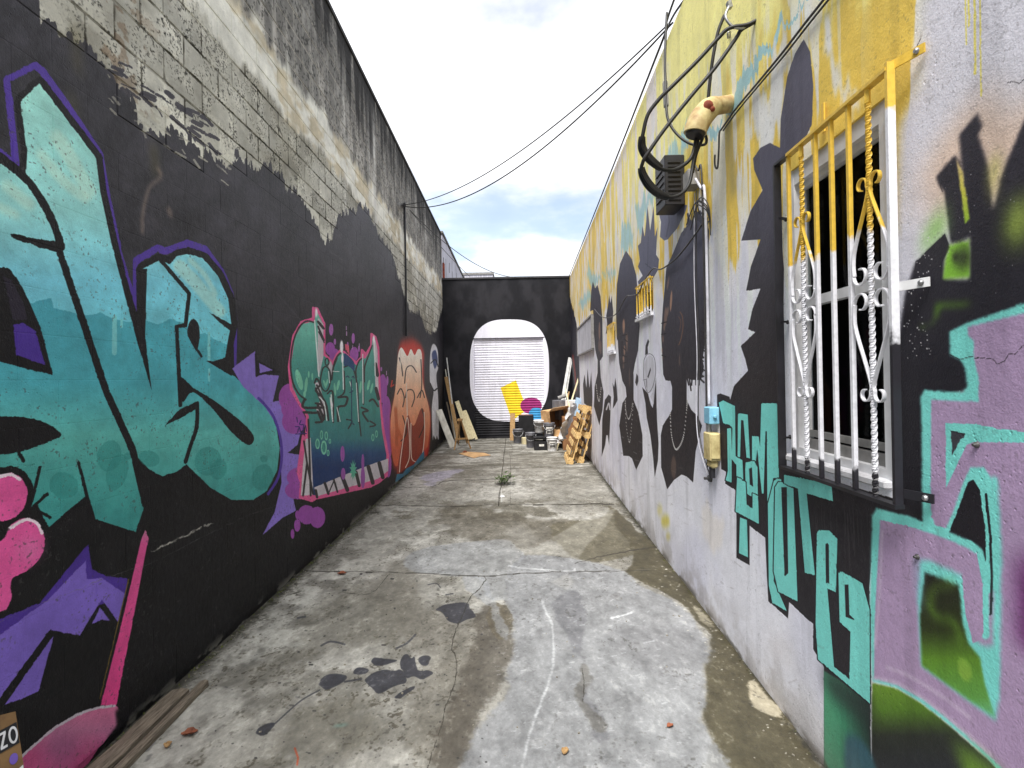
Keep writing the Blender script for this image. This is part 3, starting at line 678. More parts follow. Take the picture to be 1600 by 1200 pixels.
    c.fill('H:526,435 545,375 548,395 532,445', (56, 54, 60)); c.fill('H:512,300 515,240 530,198 538,215 528,250 530,290', (50, 48, 54)); c.line('H:500,455 520,450 522,500', .9, (110, 108, 118))
    c.fill('H:450,470 458,415 468,430 470,460 460,495', (60, 58, 64))
    c.fill('H:545,560 575,480 565,610', (206, 206, 216))
    # marks on the pale lower wall
    c.oval('N', 645, 310, 16, 22, (222, 208, 96), soft=0.03, alpha=.9); c.oval('N', 625, 270, 10, 20, (226, 216, 140), soft=0.03, alpha=.7); c.oval('N', 655, 365, 8, 14, (222, 210, 120), soft=0.02, alpha=.7)
    c.fill('N:775,280 800,250 860,320 850,400 800,410 780,370', (236, 230, 226), soft=0.02, rag=.1, alpha=.8)
    c.oval('N', 1060, 770, 60, 40, (226, 222, 226), soft=0.05, alpha=.6, rot=.6)
    # ---- the big dark leaf, running down into the dark ground of the lettering
    leaf = ('I:985,203 1020,270 1036,450 1028,650 985,740 J:165,530 K:300,0 290,740 740,870 825,840 825,960 640,930 620,1200 L:692,540 692,930 700,1400 500,1400 500,780 455,705 455,600 430,580 355,508 350,577 268,505 262,400 255,240 190,190 190,355 135,325 135,150 '
            'T:300,1200 295,1030 215,978 222,885 185,865 172,500 152,380 152,282 180,275 250,300 K:98,492 112,440 165,382 155,340 138,290 192,238 165,226 182,150 212,74 158,82 J:62,950 102,838 22,843 60,720 112,630 I:772,990 728,885 722,825 760,770 810,744 862,770 866,620 900,400 940,280')
    c.fill(leaf, gy((60, (92, 90, 106)), (300, (82, 80, 95)), (480, (56, 53, 58)), (600, (48, 44, 46)), (800, (42, 39, 44))))
    DK = (40, 37, 43)
    # grain of dry brushing below the window
    for i in range(60):
        px_ = rs.uniform(1270, 1420); py_ = 770 + (px_ - 1270) * .3 + rs.uniform(0, 60)
        c.line([(px_, py_), (px_ + 2, py_ + rs.uniform(20, 60))], rs.uniform(.6, 1.4), (74, 70, 72), alpha=.5)
    # black round the green letters, upper right
    c.fill('J:930,400 1005,313 1028,365 1008,400 1050,530 1072,715 1110,560 1200,340 P:1900,-100 1900,900 K:1200,400 900,480 820,960 740,870 720,500 705,440 J:705,1062 748,930 870,813 892,870 870,920 868,1000 970,1005 975,850 960,775 955,740 940,540', gy((160, (56, 53, 62)), (420, (42, 40, 48)), (700, (32, 30, 36))), soft=0.006)
    c.fill('J:833,577 912,486 936,520 952,700 976,765 985,820 930,852 893,852 868,640 845,612', (48, 46, 54), soft=0.005)
    c.fill('J:765,900 790,800 870,690 880,800 770,905', (138, 196, 92), soft=0.03, alpha=.85)
    c.fill('J:748,930 870,813 892,870 850,950 740,980', (44, 42, 49))
    c.fill('J:917,500 946,560 974,752 954,770 938,640', gy((245, (224, 190, 150)), (300, (204, 200, 80)), (350, (150, 190, 60))), soft=0.004)
    c.fill('J:1075,480 1095,500 1085,600 1070,700 1055,560', (206, 206, 90), soft=0.02, alpha=.85)
    c.fill('J:893,858 974,838 974,996 862,1004 872,922', (132, 188, 62), soft=0.006, curve=0); c.oval('J', 945, 915, 34, 46, (44, 46, 40), soft=0.02); c.oval('J', 916, 912, 14, 20, (52, 60, 40), soft=0.008)
    c.oval('J', 1182, 765, 46, 104, (150, 182, 62), soft=0.035, rot=.12); c.oval('J', 1186, 750, 22, 60, (190, 200, 110), soft=0.03, rot=.12)
    c.fill('J:825,1190 832,1105 985,1100 960,1115 850,1122 840,1165 780,1210 760,1200', (88, 130, 40), soft=0.012)
    for i in range(120):                                     # paint spatter
        px_ = 1423 + rs.gauss(0, 1) * 9 + rs.uniform(-14, 26); py_ = rs.uniform(330, 560); r_ = rs.uniform(.5, 1.6)
        c.line([(px_, py_), (px_ + .4, py_ + .8)], r_, (214, 212, 214))
    for i in range(70):
        c.line([(rs.uniform(1420, 1600), rs.uniform(200, 460))] * 2, rs.uniform(.4, 1.0), (190, 188, 190))
    # ---- mauve letters with a turquoise edge
    TQ = (126, 218, 210); MV = (172, 148, 182)
    c.fill('K:920,235 985,203 1050,180 1200,130 P:1950,360 1950,1700 L:1300,1300 1180,1160 1100,1085 1000,1003 900,925 800,865 700,840 690,560 700,150 720,116 K:700,915 820,960 813,480 826,453 970,464 985,440 980,370 960,342 922,322', TQ, soft=0.004)
    c.fill('K:988,218 1200,166 P:1950,430 1950,1700 L:1300,1260 1190,1150 1110,1075 1010,990 910,912 800,852 708,828 712,560 735,150 K:830,985 905,1000 865,960 850,900 852,490 1028,498 1030,420 1012,330 1012,270 990,250', MV, soft=0.003)
    c.line('K:650,925 820,965 905,985 1000,1020 1040,1055 1060,1130 1066,1205', 11, TQ); 
    c.fill('K:905,578 1000,582 1200,612 P:1800,690 1800,712 K:1200,652 1010,650 985,660 920,800 908,830', TQ); c.fill('K:926,608 978,620 975,632 960,640 930,700', (62, 62, 70)); c.line('K:926,608 978,620', 1.5, (40, 38, 44))
    c.fill('K:985,660 1010,650 1200,654 P:1800,720 1800,1300 K:1110,1200 1100,960 1080,790 1050,745 1000,745 975,790 905,975 850,930 870,900', MV)
    c.fill('K:905,985 975,795 1000,745 1050,744 1080,790 1098,960 1104,1205 1058,1205 1050,1060 1020,1020 960,1000', TQ, soft=0.003)
    c.fill('K:918,990 990,800 1010,790 1035,830 1052,960 1058,1100 1040,1055 1005,1022 950,1005', (34, 31, 37))
    c.line('L:1175,60 1190,200 1200,400 1195,560', 4, (34, 31, 37)); c.line('L:1210,0 1225,300 1222,560 1215,900', 12, TQ, soft=0.006)
    # lower ring
    c.line('L:735,140 850,165 1000,225 1110,270 1148,300 1170,430 1175,650', 12, TQ, soft=0.003)
    c.fill('L:900,335 935,335 1080,400 1100,520 1115,650 1160,690 1225,700 1230,900 1215,1000 905,775 890,500', TQ, soft=0.008)
    c.fill('L:920,385 1062,440 1078,600 1100,680 1150,740 1170,850 1215,995 908,775 900,560', gy((890, (34, 32, 30)), (985, (46, 56, 24)), (1030, (96, 140, 44)), (1090, (98, 158, 74)), (1120, (110, 190, 140))), soft=0.006)
    c.line('L:1040,435 980,445 945,480 945,540 980,575 1040,590 1065,650 1070,690', 7, (104, 148, 48), curve=1, soft=0.015, alpha=.8); c.oval('L', 1085, 790, 26, 50, (130, 172, 66), rot=-.3, soft=0.006)
    c.fill('L:1120,680 1090,560 1075,400 1135,300 1160,430 1165,640 1150,668', MV)
    c.line('L:890,330 895,440 905,520', 7, (120, 170, 190), soft=0.02, alpha=.6)
    for p_, w in (('L:742,210 735,420 712,700', 2.2), ('L:760,780 850,815 960,880 1110,990', 3.5), ('L:705,826 800,846 905,905 1010,985 1200,1150', 4)):
        c.line(p_, w, (206, 190, 212), curve=1, soft=0.006, alpha=.85)
    c.fill('L:696,1500 700,845 800,868 900,928 1000,1005 1180,1163 1400,1400', gy((1060, (112, 150, 48)), (1110, (84, 120, 40)), (1150, (42, 46, 40)), (1200, (40, 42, 48))), soft=0.004)
    c.fill('L:1040,1090 1180,1175 1400,1400 1150,1400', (108, 146, 52), soft=0.03)
    c.fill('L:500,795 560,830 690,935 700,1600 500,1600', gx((1286, (84, 168, 128)), (1320, (66, 142, 108)), (1362, (36, 52, 50))), soft=0.004)
    c.fill('L:500,780 700,930 700,1010 600,960 500,860', (38, 38, 42), soft=0.05, alpha=.9); c.fill('L:590,1080 640,1070 690,1130 720,1250 600,1250', (56, 96, 110), soft=0.015, curve=1)
    c.fill('P:1590,880 1640,860 1800,900 1800,1100 1590,1010', (96, 40, 96), soft=0.03)
    # ---- turquoise lettering
    W = TQ
    def let(p_): c.line(p_ + ' ' + p_.split()[0], 3.2, (34, 31, 37)); c.fill(p_, W, soft=0.0)
    let('T:165,345 200,328 292,372 297,764 350,795 355,900 368,1200 305,1200 303,830 266,788 266,972 218,952 236,880 230,545 262,545 268,728 272,545 248,518 200,505')
    let('T:315,436 340,430 392,440 410,786 382,776 358,484 340,482 332,772 312,766')
    let('T:425,606 478,610 488,690 497,356 510,350 615,350 622,362 636,930 590,936 585,1208 545,1208 541,570 530,570 516,1056 502,1056 466,710 455,802 425,796')
    let('T:376,812 442,802 468,850 472,1190 430,1192 432,1085 376,1052 372,870'); c.fill('T:402,862 424,852 434,1002 408,986', DK)
    let('K:124,780 156,800 160,885 182,898 182,842 203,852 206,957 118,910')
    let('K:135,932 161,942 165,1082 131,1066')
    let('K:262,795 275,786 290,790 L:290,420 346,547 285,512 270,440 266,100')
    let('L:296,30 310,8 372,18 390,506 310,466 290,380'); c.fill('L:322,30 345,30 351,388 336,402', DK)
    let('K:300,772 478,808 484,872 385,842 416,1148 378,1140 352,825 300,805')
    let('L:470,218 480,208 522,210 556,245 550,468 514,452 542,778 606,830 610,632 565,592 560,388 575,382 660,430 690,540 692,932 475,748 465,600'); c.fill('L:506,268 514,262 520,270 522,432 508,430', DK); c.fill('L:586,436 602,436 606,560 632,586 590,570', DK)
    # wall foot: grime
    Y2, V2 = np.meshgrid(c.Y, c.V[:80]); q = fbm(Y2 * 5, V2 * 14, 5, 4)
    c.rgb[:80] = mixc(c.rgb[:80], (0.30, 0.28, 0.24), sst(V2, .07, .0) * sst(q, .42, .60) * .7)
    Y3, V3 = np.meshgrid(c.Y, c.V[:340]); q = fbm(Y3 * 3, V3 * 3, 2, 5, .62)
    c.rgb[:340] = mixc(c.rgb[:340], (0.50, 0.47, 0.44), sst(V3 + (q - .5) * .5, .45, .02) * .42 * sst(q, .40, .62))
    dr = fbm(Y * 9 + 3, V * .7, 5, 4); c.rgb *= (1 - .07 * sst(dr, .54, .70))[..., None]
    for i in range(90):                                      # scuffs and rubbed spots low on the pale paint
        yy_ = rs.uniform(2.2, 8); zz_ = rs.uniform(.1, 1.3); a_, b_ = RWK + RW0 / yy_, (zz_ - EYE) / yy_
        px_, py_ = CX + F * (cr * a_ - sr * b_), CY - F * (cr * b_ + sr * a_); L = rs.uniform(2, 16) * 3 / yy_
        c.line([(px_, py_), (px_ + L, py_ + rs.uniform(-.5, 1) * L)], rs.uniform(.5, 2.2), rs.choice([(150, 146, 150), (240, 240, 240), (120, 114, 112)]), alpha=rs.uniform(.08, .4), soft=.003)
    # stain and painted-in shadow below the cable hood
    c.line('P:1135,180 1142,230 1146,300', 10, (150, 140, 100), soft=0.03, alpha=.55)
    # cracks
    for p_ in ('K:850,350 880,325 920,320 960,340 1000,330 1050,335 1080,338 1100,358 1130,345 1145,320 1165,320 1200,285', 'J:1200,170 1180,190 1150,180 1130,185', 'J:850,610 860,640', 'J:700,100 720,90 750,40 770,0'):
        c.line(p_, 1.1, (48, 42, 46), alpha=.9)
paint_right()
RWC.weather(.006, .06, 3, .35)
# ------------------------------------------------------------------ concrete yard: stains, wash, splashes, cracks
FLC = Canvas('floor', 0.8, 17.5, -2.15, 2.0, 2000, 1250)
def paint_floor():
    c = FLC; Y, X = np.meshgrid(c.Y, c.V)
    x, y = c.photo((slice(0, c.H), slice(0, c.W)))
    n1 = fbm(X * 1.1, Y * .9, 0, 5); n2 = fbm(X * 5, Y * 4, 3, 5); n3 = fbm(X * 28, Y * 26, 5, 3); n4 = fbm(X * 75, Y * 60, 1, 2)
    base = mixc((0.565, 0.553, 0.52), (0.70, 0.69, 0.66), sst(n1, .35, .65))
    base = mixc(base, (0.45, 0.437, 0.40), sst(n2, .50, .68) * .5)
    base = base * (0.84 + 0.22 * n3 + 0.12 * n4)[..., None]
    base = mixc(base, (0.30, 0.28, 0.24), sst(n3 * .6 + n4 * .4, .58, .68) * sst(n2, .42, .6) * .8)
    # dirt with contact shade painted in along both walls, paler strip by left wall
    base = mixc(base, (0.78, 0.77, 0.73), sst(X, -1.1, -1.6) * sst(Y, 6.5, 4.8) * sst(n2, .62, .45) * .65)
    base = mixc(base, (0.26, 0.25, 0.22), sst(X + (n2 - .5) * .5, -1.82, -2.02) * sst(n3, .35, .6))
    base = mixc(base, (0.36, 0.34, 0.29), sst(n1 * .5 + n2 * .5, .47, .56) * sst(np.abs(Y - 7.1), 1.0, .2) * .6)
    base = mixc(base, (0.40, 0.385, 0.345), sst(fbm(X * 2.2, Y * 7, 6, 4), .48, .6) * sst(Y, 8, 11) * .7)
    dw = RW0 + RWK * Y - X; base = mixc(base, (0.20, 0.19, 0.16), sst(dw + (n3 - .5) * .12, .10, .0) * .85)  # grime plus contact shade painted in at the right wall foot
    dl = X - LEFT_X; base = mixc(base, (0.22, 0.21, 0.18), sst(dl + (n3 - .5) * .16, .10, .0) * .8)  # the same painted shade and grime at the left wall foot
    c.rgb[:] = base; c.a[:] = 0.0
    OL = (96, 90, 72)
    def T(p_, col, al, soft=.03, a=None, curve=1, nz=None):
        """stain: breaks up with the concrete's own grain"""
        p = pts(p_); sl, m = c.cover([c.tex(c.dens(p, True, curve))], c.pad(soft) + 8)
        if sl is None: return
        h, w = m.shape; Yg, Xg = c.grid(sl)
        amp = (.05 if nz is None else .05 * nz)
        wx = (fbm(Xg * 4, Yg * 4, 1, 5, .62) - .5) * 2.4 * amp; wy = (fbm(Xg * 4 + 40, Yg * 4, 2, 5, .62) - .5) * 3.2 * amp
        ri = np.clip(np.arange(h)[:, None] + (wx / (c.v1 - c.v0) * c.H).astype(int), 0, h - 1); ci = np.clip(np.arange(w)[None, :] + (wy / Yg / math.log(c.y1 / c.y0) * c.W).astype(int), 0, w - 1)
        m = c.soften(sl, m[ri, ci], soft); g = n2[sl] * .45 + n3[sl] * .35 + n4[sl] * .2
        m = sst(m + (g - .5) * 1.5 * (nz if nz is not None else .9), .30, .72)
        c.put(sl, m, col, al * 1.0, a)
    T('M:560,430 620,640 800,640 850,900 780,1200 640,1200 560,1000 600,800 480,700 380,560 420,520', (118, 113, 103), .55, .12)
    T('M:830,600 900,640 935,740 930,800 890,890 800,1050 770,1200 640,1200 700,980 780,800 800,680', (88, 82, 73), .72, .05, .5)
    T('M:230,560 330,540 560,620 480,760 300,760 200,820 60,1000 20,960 120,760', (116, 112, 102), .5, .15)
    T('M:100,1000 300,950 420,960 340,1200 60,1200', (112, 108, 97), .55, .15)
    T('N:-150,250 30,270 180,300 330,300 200,400 60,400 -60,380 -150,330', (96, 90, 78), .55, .12)
    T('N:230,330 400,300 460,260 500,330 610,405 500,440 330,450', OL, .75, .05, .6)
    T('N:440,250 520,320 610,400 720,530 820,660 900,780 1050,970 1200,1180 1300,1320 830,1320 800,1050 785,900 800,730 780,690 700,610 600,545 500,500 540,440 480,330', (82, 76, 58), .92, .03, .8)
    # pale wash where rinsed paint ran out
    WS = (160, 163, 167); rs0 = random.Random(17)
    T('M:540,445 570,420 640,400 780,384 900,380 950,420 960,432 920,490 905,580 860,600 820,560 800,520 620,500 545,480', WS, .62, .03, .3)
    T('N:150,430 330,448 480,480 560,540 680,600 770,690 790,780 780,900 800,1050 830,1320 -60,1320 0,1040 60,960 95,780 100,680 70,600 75,520 100,460', (150, 152, 156), .78, .04, .3, nz=.9)
    T('N:0,620 50,610 95,650 85,720 40,740', (104, 96, 80), .8, .01, .5); T('M:740,510 830,520 870,620 905,680 920,750 880,720 850,640 760,560', WS, .6, .02, .3)
    T('N:240,600 330,560 360,700 340,800 400,1000 430,1100 380,1080 330,820 280,720', (112, 112, 116), .6, .03, .4)
    T('N:330,820 380,880 370,960 420,1060 360,1040', (96, 92, 84), .5, .02, .5)
    T('N:430,700 560,690 770,700 780,860 640,880 480,800', (136, 136, 138), .45, .08)
    c.fill('N:160,415 380,285 470,262 430,330 360,400 330,446', (188, 186, 178), soft=.01, alpha=.36); c.fill('N:60,345 130,320 200,380 170,410 100,420', (178, 176, 170), soft=.06, alpha=.4)
    c.fill('N:230,530 290,500 320,530 290,560', (200, 198, 192), soft=.01, alpha=.35)
    for p_, w, al in (('N:200,598 215,640 235,680 242,760 240,830 222,900 198,960 180,1010 162,1060 148,1110 130,1190 120,1260', 4.5, .6), ('N:450,660 485,652 525,640', 3.5, .7), ('N:565,750 605,742', 3.5, .5), ('N:80,470 150,480 300,490 320,480', 4, .55)):
        pp = c.dens(pts(p_), False, 1)
        for i in range(len(pp) - 1): c.line([(pp[i][0] + rs0.uniform(-1, 1), pp[i][1]), (pp[i + 1][0] + rs0.uniform(-1, 1), pp[i + 1][1])], w * rs0.uniform(.4, 1.0), (222, 224, 226), soft=.004, alpha=al * rs0.uniform(.45, 1))
    rs = random.Random(11)
    for i in range(260):                                   # scrape marks in the wash
        px_ = rs.uniform(770, 1090); py_ = rs.uniform(900, 1200)
        if px_ > 1000 + (py_ - 900) * .33: continue
        c.line([(px_, py_), (px_ + rs.uniform(2, 9), py_ - rs.uniform(0, 2.5))], rs.uniform(.6, 1.6), (208, 210, 212), alpha=rs.uniform(.15, .5))
    # lavender rinse further off
    T('M:590,160 640,135 745,124 700,150 660,168', (176, 172, 196), .6, .08); T('M:600,175 650,165 640,185', (176, 172, 196), .5, .06)
    # dark spills
    DK = (62, 62, 68)
    for p_ in ('M:648,632 668,618 692,610 752,604 772,625 796,655 760,668 728,682 690,668 668,640', 'M:396,884 430,858 470,846 500,852 520,848 542,890 500,905 440,930 420,912',
               'M:520,835 528,800 545,790 560,806 572,800 580,850 612,850 638,860 600,882 560,872 540,876', 'M:228,895 252,870 285,864 325,868 318,890 262,918 240,910', 'M:418,818 432,800 470,806 512,815 450,832', 'M:356,850 372,838 412,846 398,862 362,862', 'M:585,810 602,796 630,800 616,830 596,832',
               'M:0,1068 30,1044 70,1040 30,1084', 'M:500,940 560,905 572,912 520,945'):
        T(p_, DK, .92, .006, .55, nz=.35)
    for p_, w in (('M:70,1040 160,960 230,920', 2.4), ('M:320,890 380,880', 3), ('M:505,770 545,750 575,720', 3), ('M:235,760 270,745 320,755', 3), ('M:620,540 650,535 665,550', 1.6), ('M:685,576 710,572', 2), ('M:150,660 178,655', 3), ('M:500,945 560,1005', .1)):
        c.line(p_, w, DK, curve=1, alpha=.75)
    for i in range(420):
        px_ = rs.uniform(180, 780); py_ = rs.uniform(890, 1200)
        if px_ < 760 - (py_ - 620) * .98: continue
        r_ = rs.choice((.5, .7, .9, 1.2, 1.8, 2.6)) * rs.uniform(.6, 1.2)
        c.line([(px_, py_), (px_ + rs.uniform(-1, 2) * r_, py_ + rs.uniform(-.4, .4))], r_, (60, 58, 58), alpha=rs.uniform(.5, .95))
    for i in range(160):
        px_ = rs.uniform(1020, 1290); py_ = 860 + (px_ - 1020) * 1.25 + rs.uniform(-40, 60)
        c.line([(px_, py_), (px_ + rs.uniform(.5, 3), py_)], rs.uniform(.5, 1.8), (206, 202, 190), alpha=rs.uniform(.3, .9))
    for i in range(60):
        px_ = rs.uniform(620, 1000); py_ = rs.uniform(700, 900)
        c.line([(px_, py_), (px_ + rs.uniform(.5, 2), py_)], rs.uniform(.4, 1.1), rs.choice([(60, 58, 56), (214, 210, 204)]), alpha=rs.uniform(.4, .9))
    T('N:945,890 975,885 1000,930 1060,1000 1050,1022 990,1000 950,960', (206, 196, 172), .8, .02, nz=.7); T('N:735,610 770,620 850,720 800,690', (196, 188, 168), .6, .03); T('N:800,800 830,850 820,860', (190, 180, 158), .5, .03)
    T('Q:1110,860 1130,750 1200,700 1240,690 1180,850 1140,880', (118, 116, 114), .8, .01, nz=.5); T('Q:1080,990 1150,900 1190,890 1120,980', (110, 108, 106), .7, .01)
    c.line('M:140,1130 152,1165 148,1190', 3, (190, 74, 44), alpha=.7); c.line('M:285,1050 325,1045', 4, (110, 170, 160), soft=.01, alpha=.4)
    for x0, y0 in ((460, 582), (478, 590), (470, 575)):
        c.oval('N', x0, y0, 14, 8, (84, 82, 80), alpha=.25)
    # grain over everything: pores, rubbed spots, mottling
    g1 = fbm(X * 13, Y * 9, 6, 4, .7); g2 = fbm(X * 60, Y * 40, 2, 3, .7)
    c.rgb *= (0.74 + 0.42 * g1 + 0.16 * (g2 - .5))[..., None] * .92
    c.rgb[:] = mixc(c.rgb, (0.74, 0.74, 0.72), sst(g2 * .5 + g1 * .5, .60, .72) * .18)
    c.rgb[:] = mixc(c.rgb, (0.20, 0.19, 0.17), sst(fbm(X * 34 + 9, Y * 26, 4, 3, .7), .66, .78) * .38 * sst(fbm(X * 2.5, Y * 2, 5, 3), .42, .62))
    # cracks
    CR = (48, 45, 40)
    for p_, w in (('M:150,486 230,490 480,495 640,500 820,510 950,500 1130,492 1300,490 1420,486', 1.8), ('M:440,252 560,254 700,258 900,250 1100,250 1290,248', 1.4), ('M:830,520 800,560 770,590 740,660 722,700 705,770 720,800 722,870 700,940 680,990 672,1040 640,1130 620,1200', 1.7), ('M:830,520 822,508', 1.4), ('M:310,565 380,575 430,560 480,500', 1.0), ('N:320,462 400,440 470,425 560,410 606,404', 1.8), ('M:480,180 560,190 640,182 700,165 870,160 890,165', 1.1),
                  ('M:915,60 918,110 917,165 918,245', .6), ('M:400,1020 480,1000', .1), ('N:345,840 352,900 348,960', 1.4), ('M:910,20 925,45 918,80', .5)):
        pp = [(a + rs.uniform(-.7, .7), b + rs.uniform(-.9, .9)) for a, b in c.dens(pts(p_), False, 1)]
        [c.line([pp[i], pp[i + 1]], w * rs.uniform(.35, 1.15), CR, alpha=rs.uniform(.5, .95)) for i in range(len(pp) - 1)]
    # white lump of mortar in the joint
    c.line('M:884,192 886,240', 2, (206, 206, 202), soft=.006, alpha=.5)
paint_floor()

# ------------------------------------------------------------------ end wall: black, with plain flat shapes in white and colours
EWC = Canvas('end', -2.1, 2.0, 0.0, H_END, 1000, 1150)
EWC.Y = (EWC.y0 + (np.arange(EWC.W) + .5) / EWC.W * (EWC.y1 - EWC.y0)).astype(np.float32)
def paint_end():
    c = EWC; X, V = np.meshgrid(c.Y, c.V); n = fbm(X * 3, V * 2, 2, 4)
    c.rgb[:] = mixc((0.070, 0.070, 0.090), (0.150, 0.147, 0.165), sst(n, .3, .7))
    an = np.linspace(0, 2 * math.pi, 73)[:-1]; e = 2 / 2.9
    c.fill([(796 + 62 * np.sign(math.cos(a)) * abs(math.cos(a)) ** e, 579 + 80 * np.sign(math.sin(a)) * abs(math.sin(a)) ** e) for a in an], (226, 225, 236))
    c.fill('P:782,606 806,594 824,640 800,658', (238, 206, 40)); c.oval('P', 830, 634, 17, 13, (150, 40, 110)); c.oval('P', 838, 648, 12, 11, (62, 148, 200))
    c.rgb *= (1 - .05 * sst(fbm(X * 9, V * 1.2, 3, 5), .50, .70) - .10 * (fbm(X * 4, V * 4, 6, 4) - .5))[..., None]
    Y2 = V[:60]; c.rgb[:60] = mixc(c.rgb[:60], (0.30, 0.29, 0.28), sst(Y2, .12, 0) * sst(fbm(X[:60] * 6, Y2 * 14, 4, 4), .5, .62) * .5)
paint_end()
# ------------------------------------------------------------------ materials
class NT:
    def __init__(s, name):
        s.m = bpy.data.materials.new(name); s.m.use_nodes = True; s.t = s.m.node_tree; s.t.nodes.clear()
        s.out = s.n('ShaderNodeOutputMaterial'); s.b = s.n('ShaderNodeBsdfPrincipled'); s.l(s.b.outputs[0], s.out.inputs[0])
    def n(s, t, **kw):
        o = s.t.nodes.new(t)
        for k, v in kw.items(): setattr(o, k, v)
        return o
    def l(s, a, b): s.t.links.new(a, b)
    def math(s, op, a, b=None):
        o = s.n('ShaderNodeMath', operation=op)
        for i, v in enumerate((a, b)):
            if v is None: continue
            if hasattr(v, 'is_linked') or hasattr(v, 'links'): s.l(v, o.inputs[i])
            else: o.inputs[i].default_value = v
        return o.outputs[0]
    def noise(s, scale, detail=3, rough=.55, vec=None, coord='Object'):
        o = s.n('ShaderNodeTexNoise'); o.inputs['Scale'].default_value = scale; o.inputs['Detail'].default_value = detail; o.inputs['Roughness'].default_value = rough
        if vec is None: vec = s.n('ShaderNodeTexCoord').outputs[coord]
        s.l(vec, o.inputs['Vector']); return o.outputs['Fac']
    def ramp(s, fac, stops, interp='LINEAR'):
        o = s.n('ShaderNodeValToRGB'); o.color_ramp.interpolation = interp
        while len(o.color_ramp.elements) < len(stops): o.color_ramp.elements.new(.5)
        for e, (p, c) in zip(o.color_ramp.elements, stops): e.position = p; e.color = (*c, 1)
        s.l(fac, o.inputs[0]); return o.outputs[0]
    def mix(s, fac, a, b, mode='MIX'):
        o = s.n('ShaderNodeMix', data_type='RGBA', blend_type=mode)
        for i, v in ((0, fac), (6, a), (7, b)):
            if isinstance(v, (int, float)): o.inputs[i].default_value = v
            elif isinstance(v, tuple): o.inputs[i].default_value = (*v, 1)
            else: s.l(v, o.inputs[i])
        return o.outputs[2]
    def bump(s, h, strength, dist=.01):
        o = s.n('ShaderNodeBump'); o.inputs['Strength'].default_value = strength; o.inputs['Distance'].default_value = dist
        s.l(h, o.inputs['Height']); s.l(o.outputs[0], s.b.inputs['Normal'])
def lin(c):
    c = np.array(c, float) / 255.0
    return tuple(float(v) for v in np.where(c <= .04045, c / 12.92, ((c + .055) / 1.055) ** 2.4))
def stuffmat(name, c1, c2=None, scale=8, rough=.6, metal=0.0, bump=.0, bscale=60, stretch=None, spec=.4):
    t = NT(name); c1 = lin(c1); c2 = lin(c2) if c2 else tuple(v * .6 for v in c1)
    tc = t.n('ShaderNodeNewGeometry').outputs['Position']
    if stretch:
        mp = t.n('ShaderNodeMapping'); mp.inputs['Scale'].default_value = stretch; t.l(tc, mp.inputs[0]); tc = mp.outputs[0]
    f = t.noise(scale, 5, .6, tc)
    t.l(t.ramp(f, [(.30, c2), (.62, c1)]), t.b.inputs['Base Color'])
    t.b.inputs['Roughness'].default_value = rough; t.b.inputs['Metallic'].default_value = metal; t.b.inputs['Specular IOR Level'].default_value = spec
    if bump: t.bump(t.noise(bscale, 3, .6, tc), bump, .004)
    return t.m
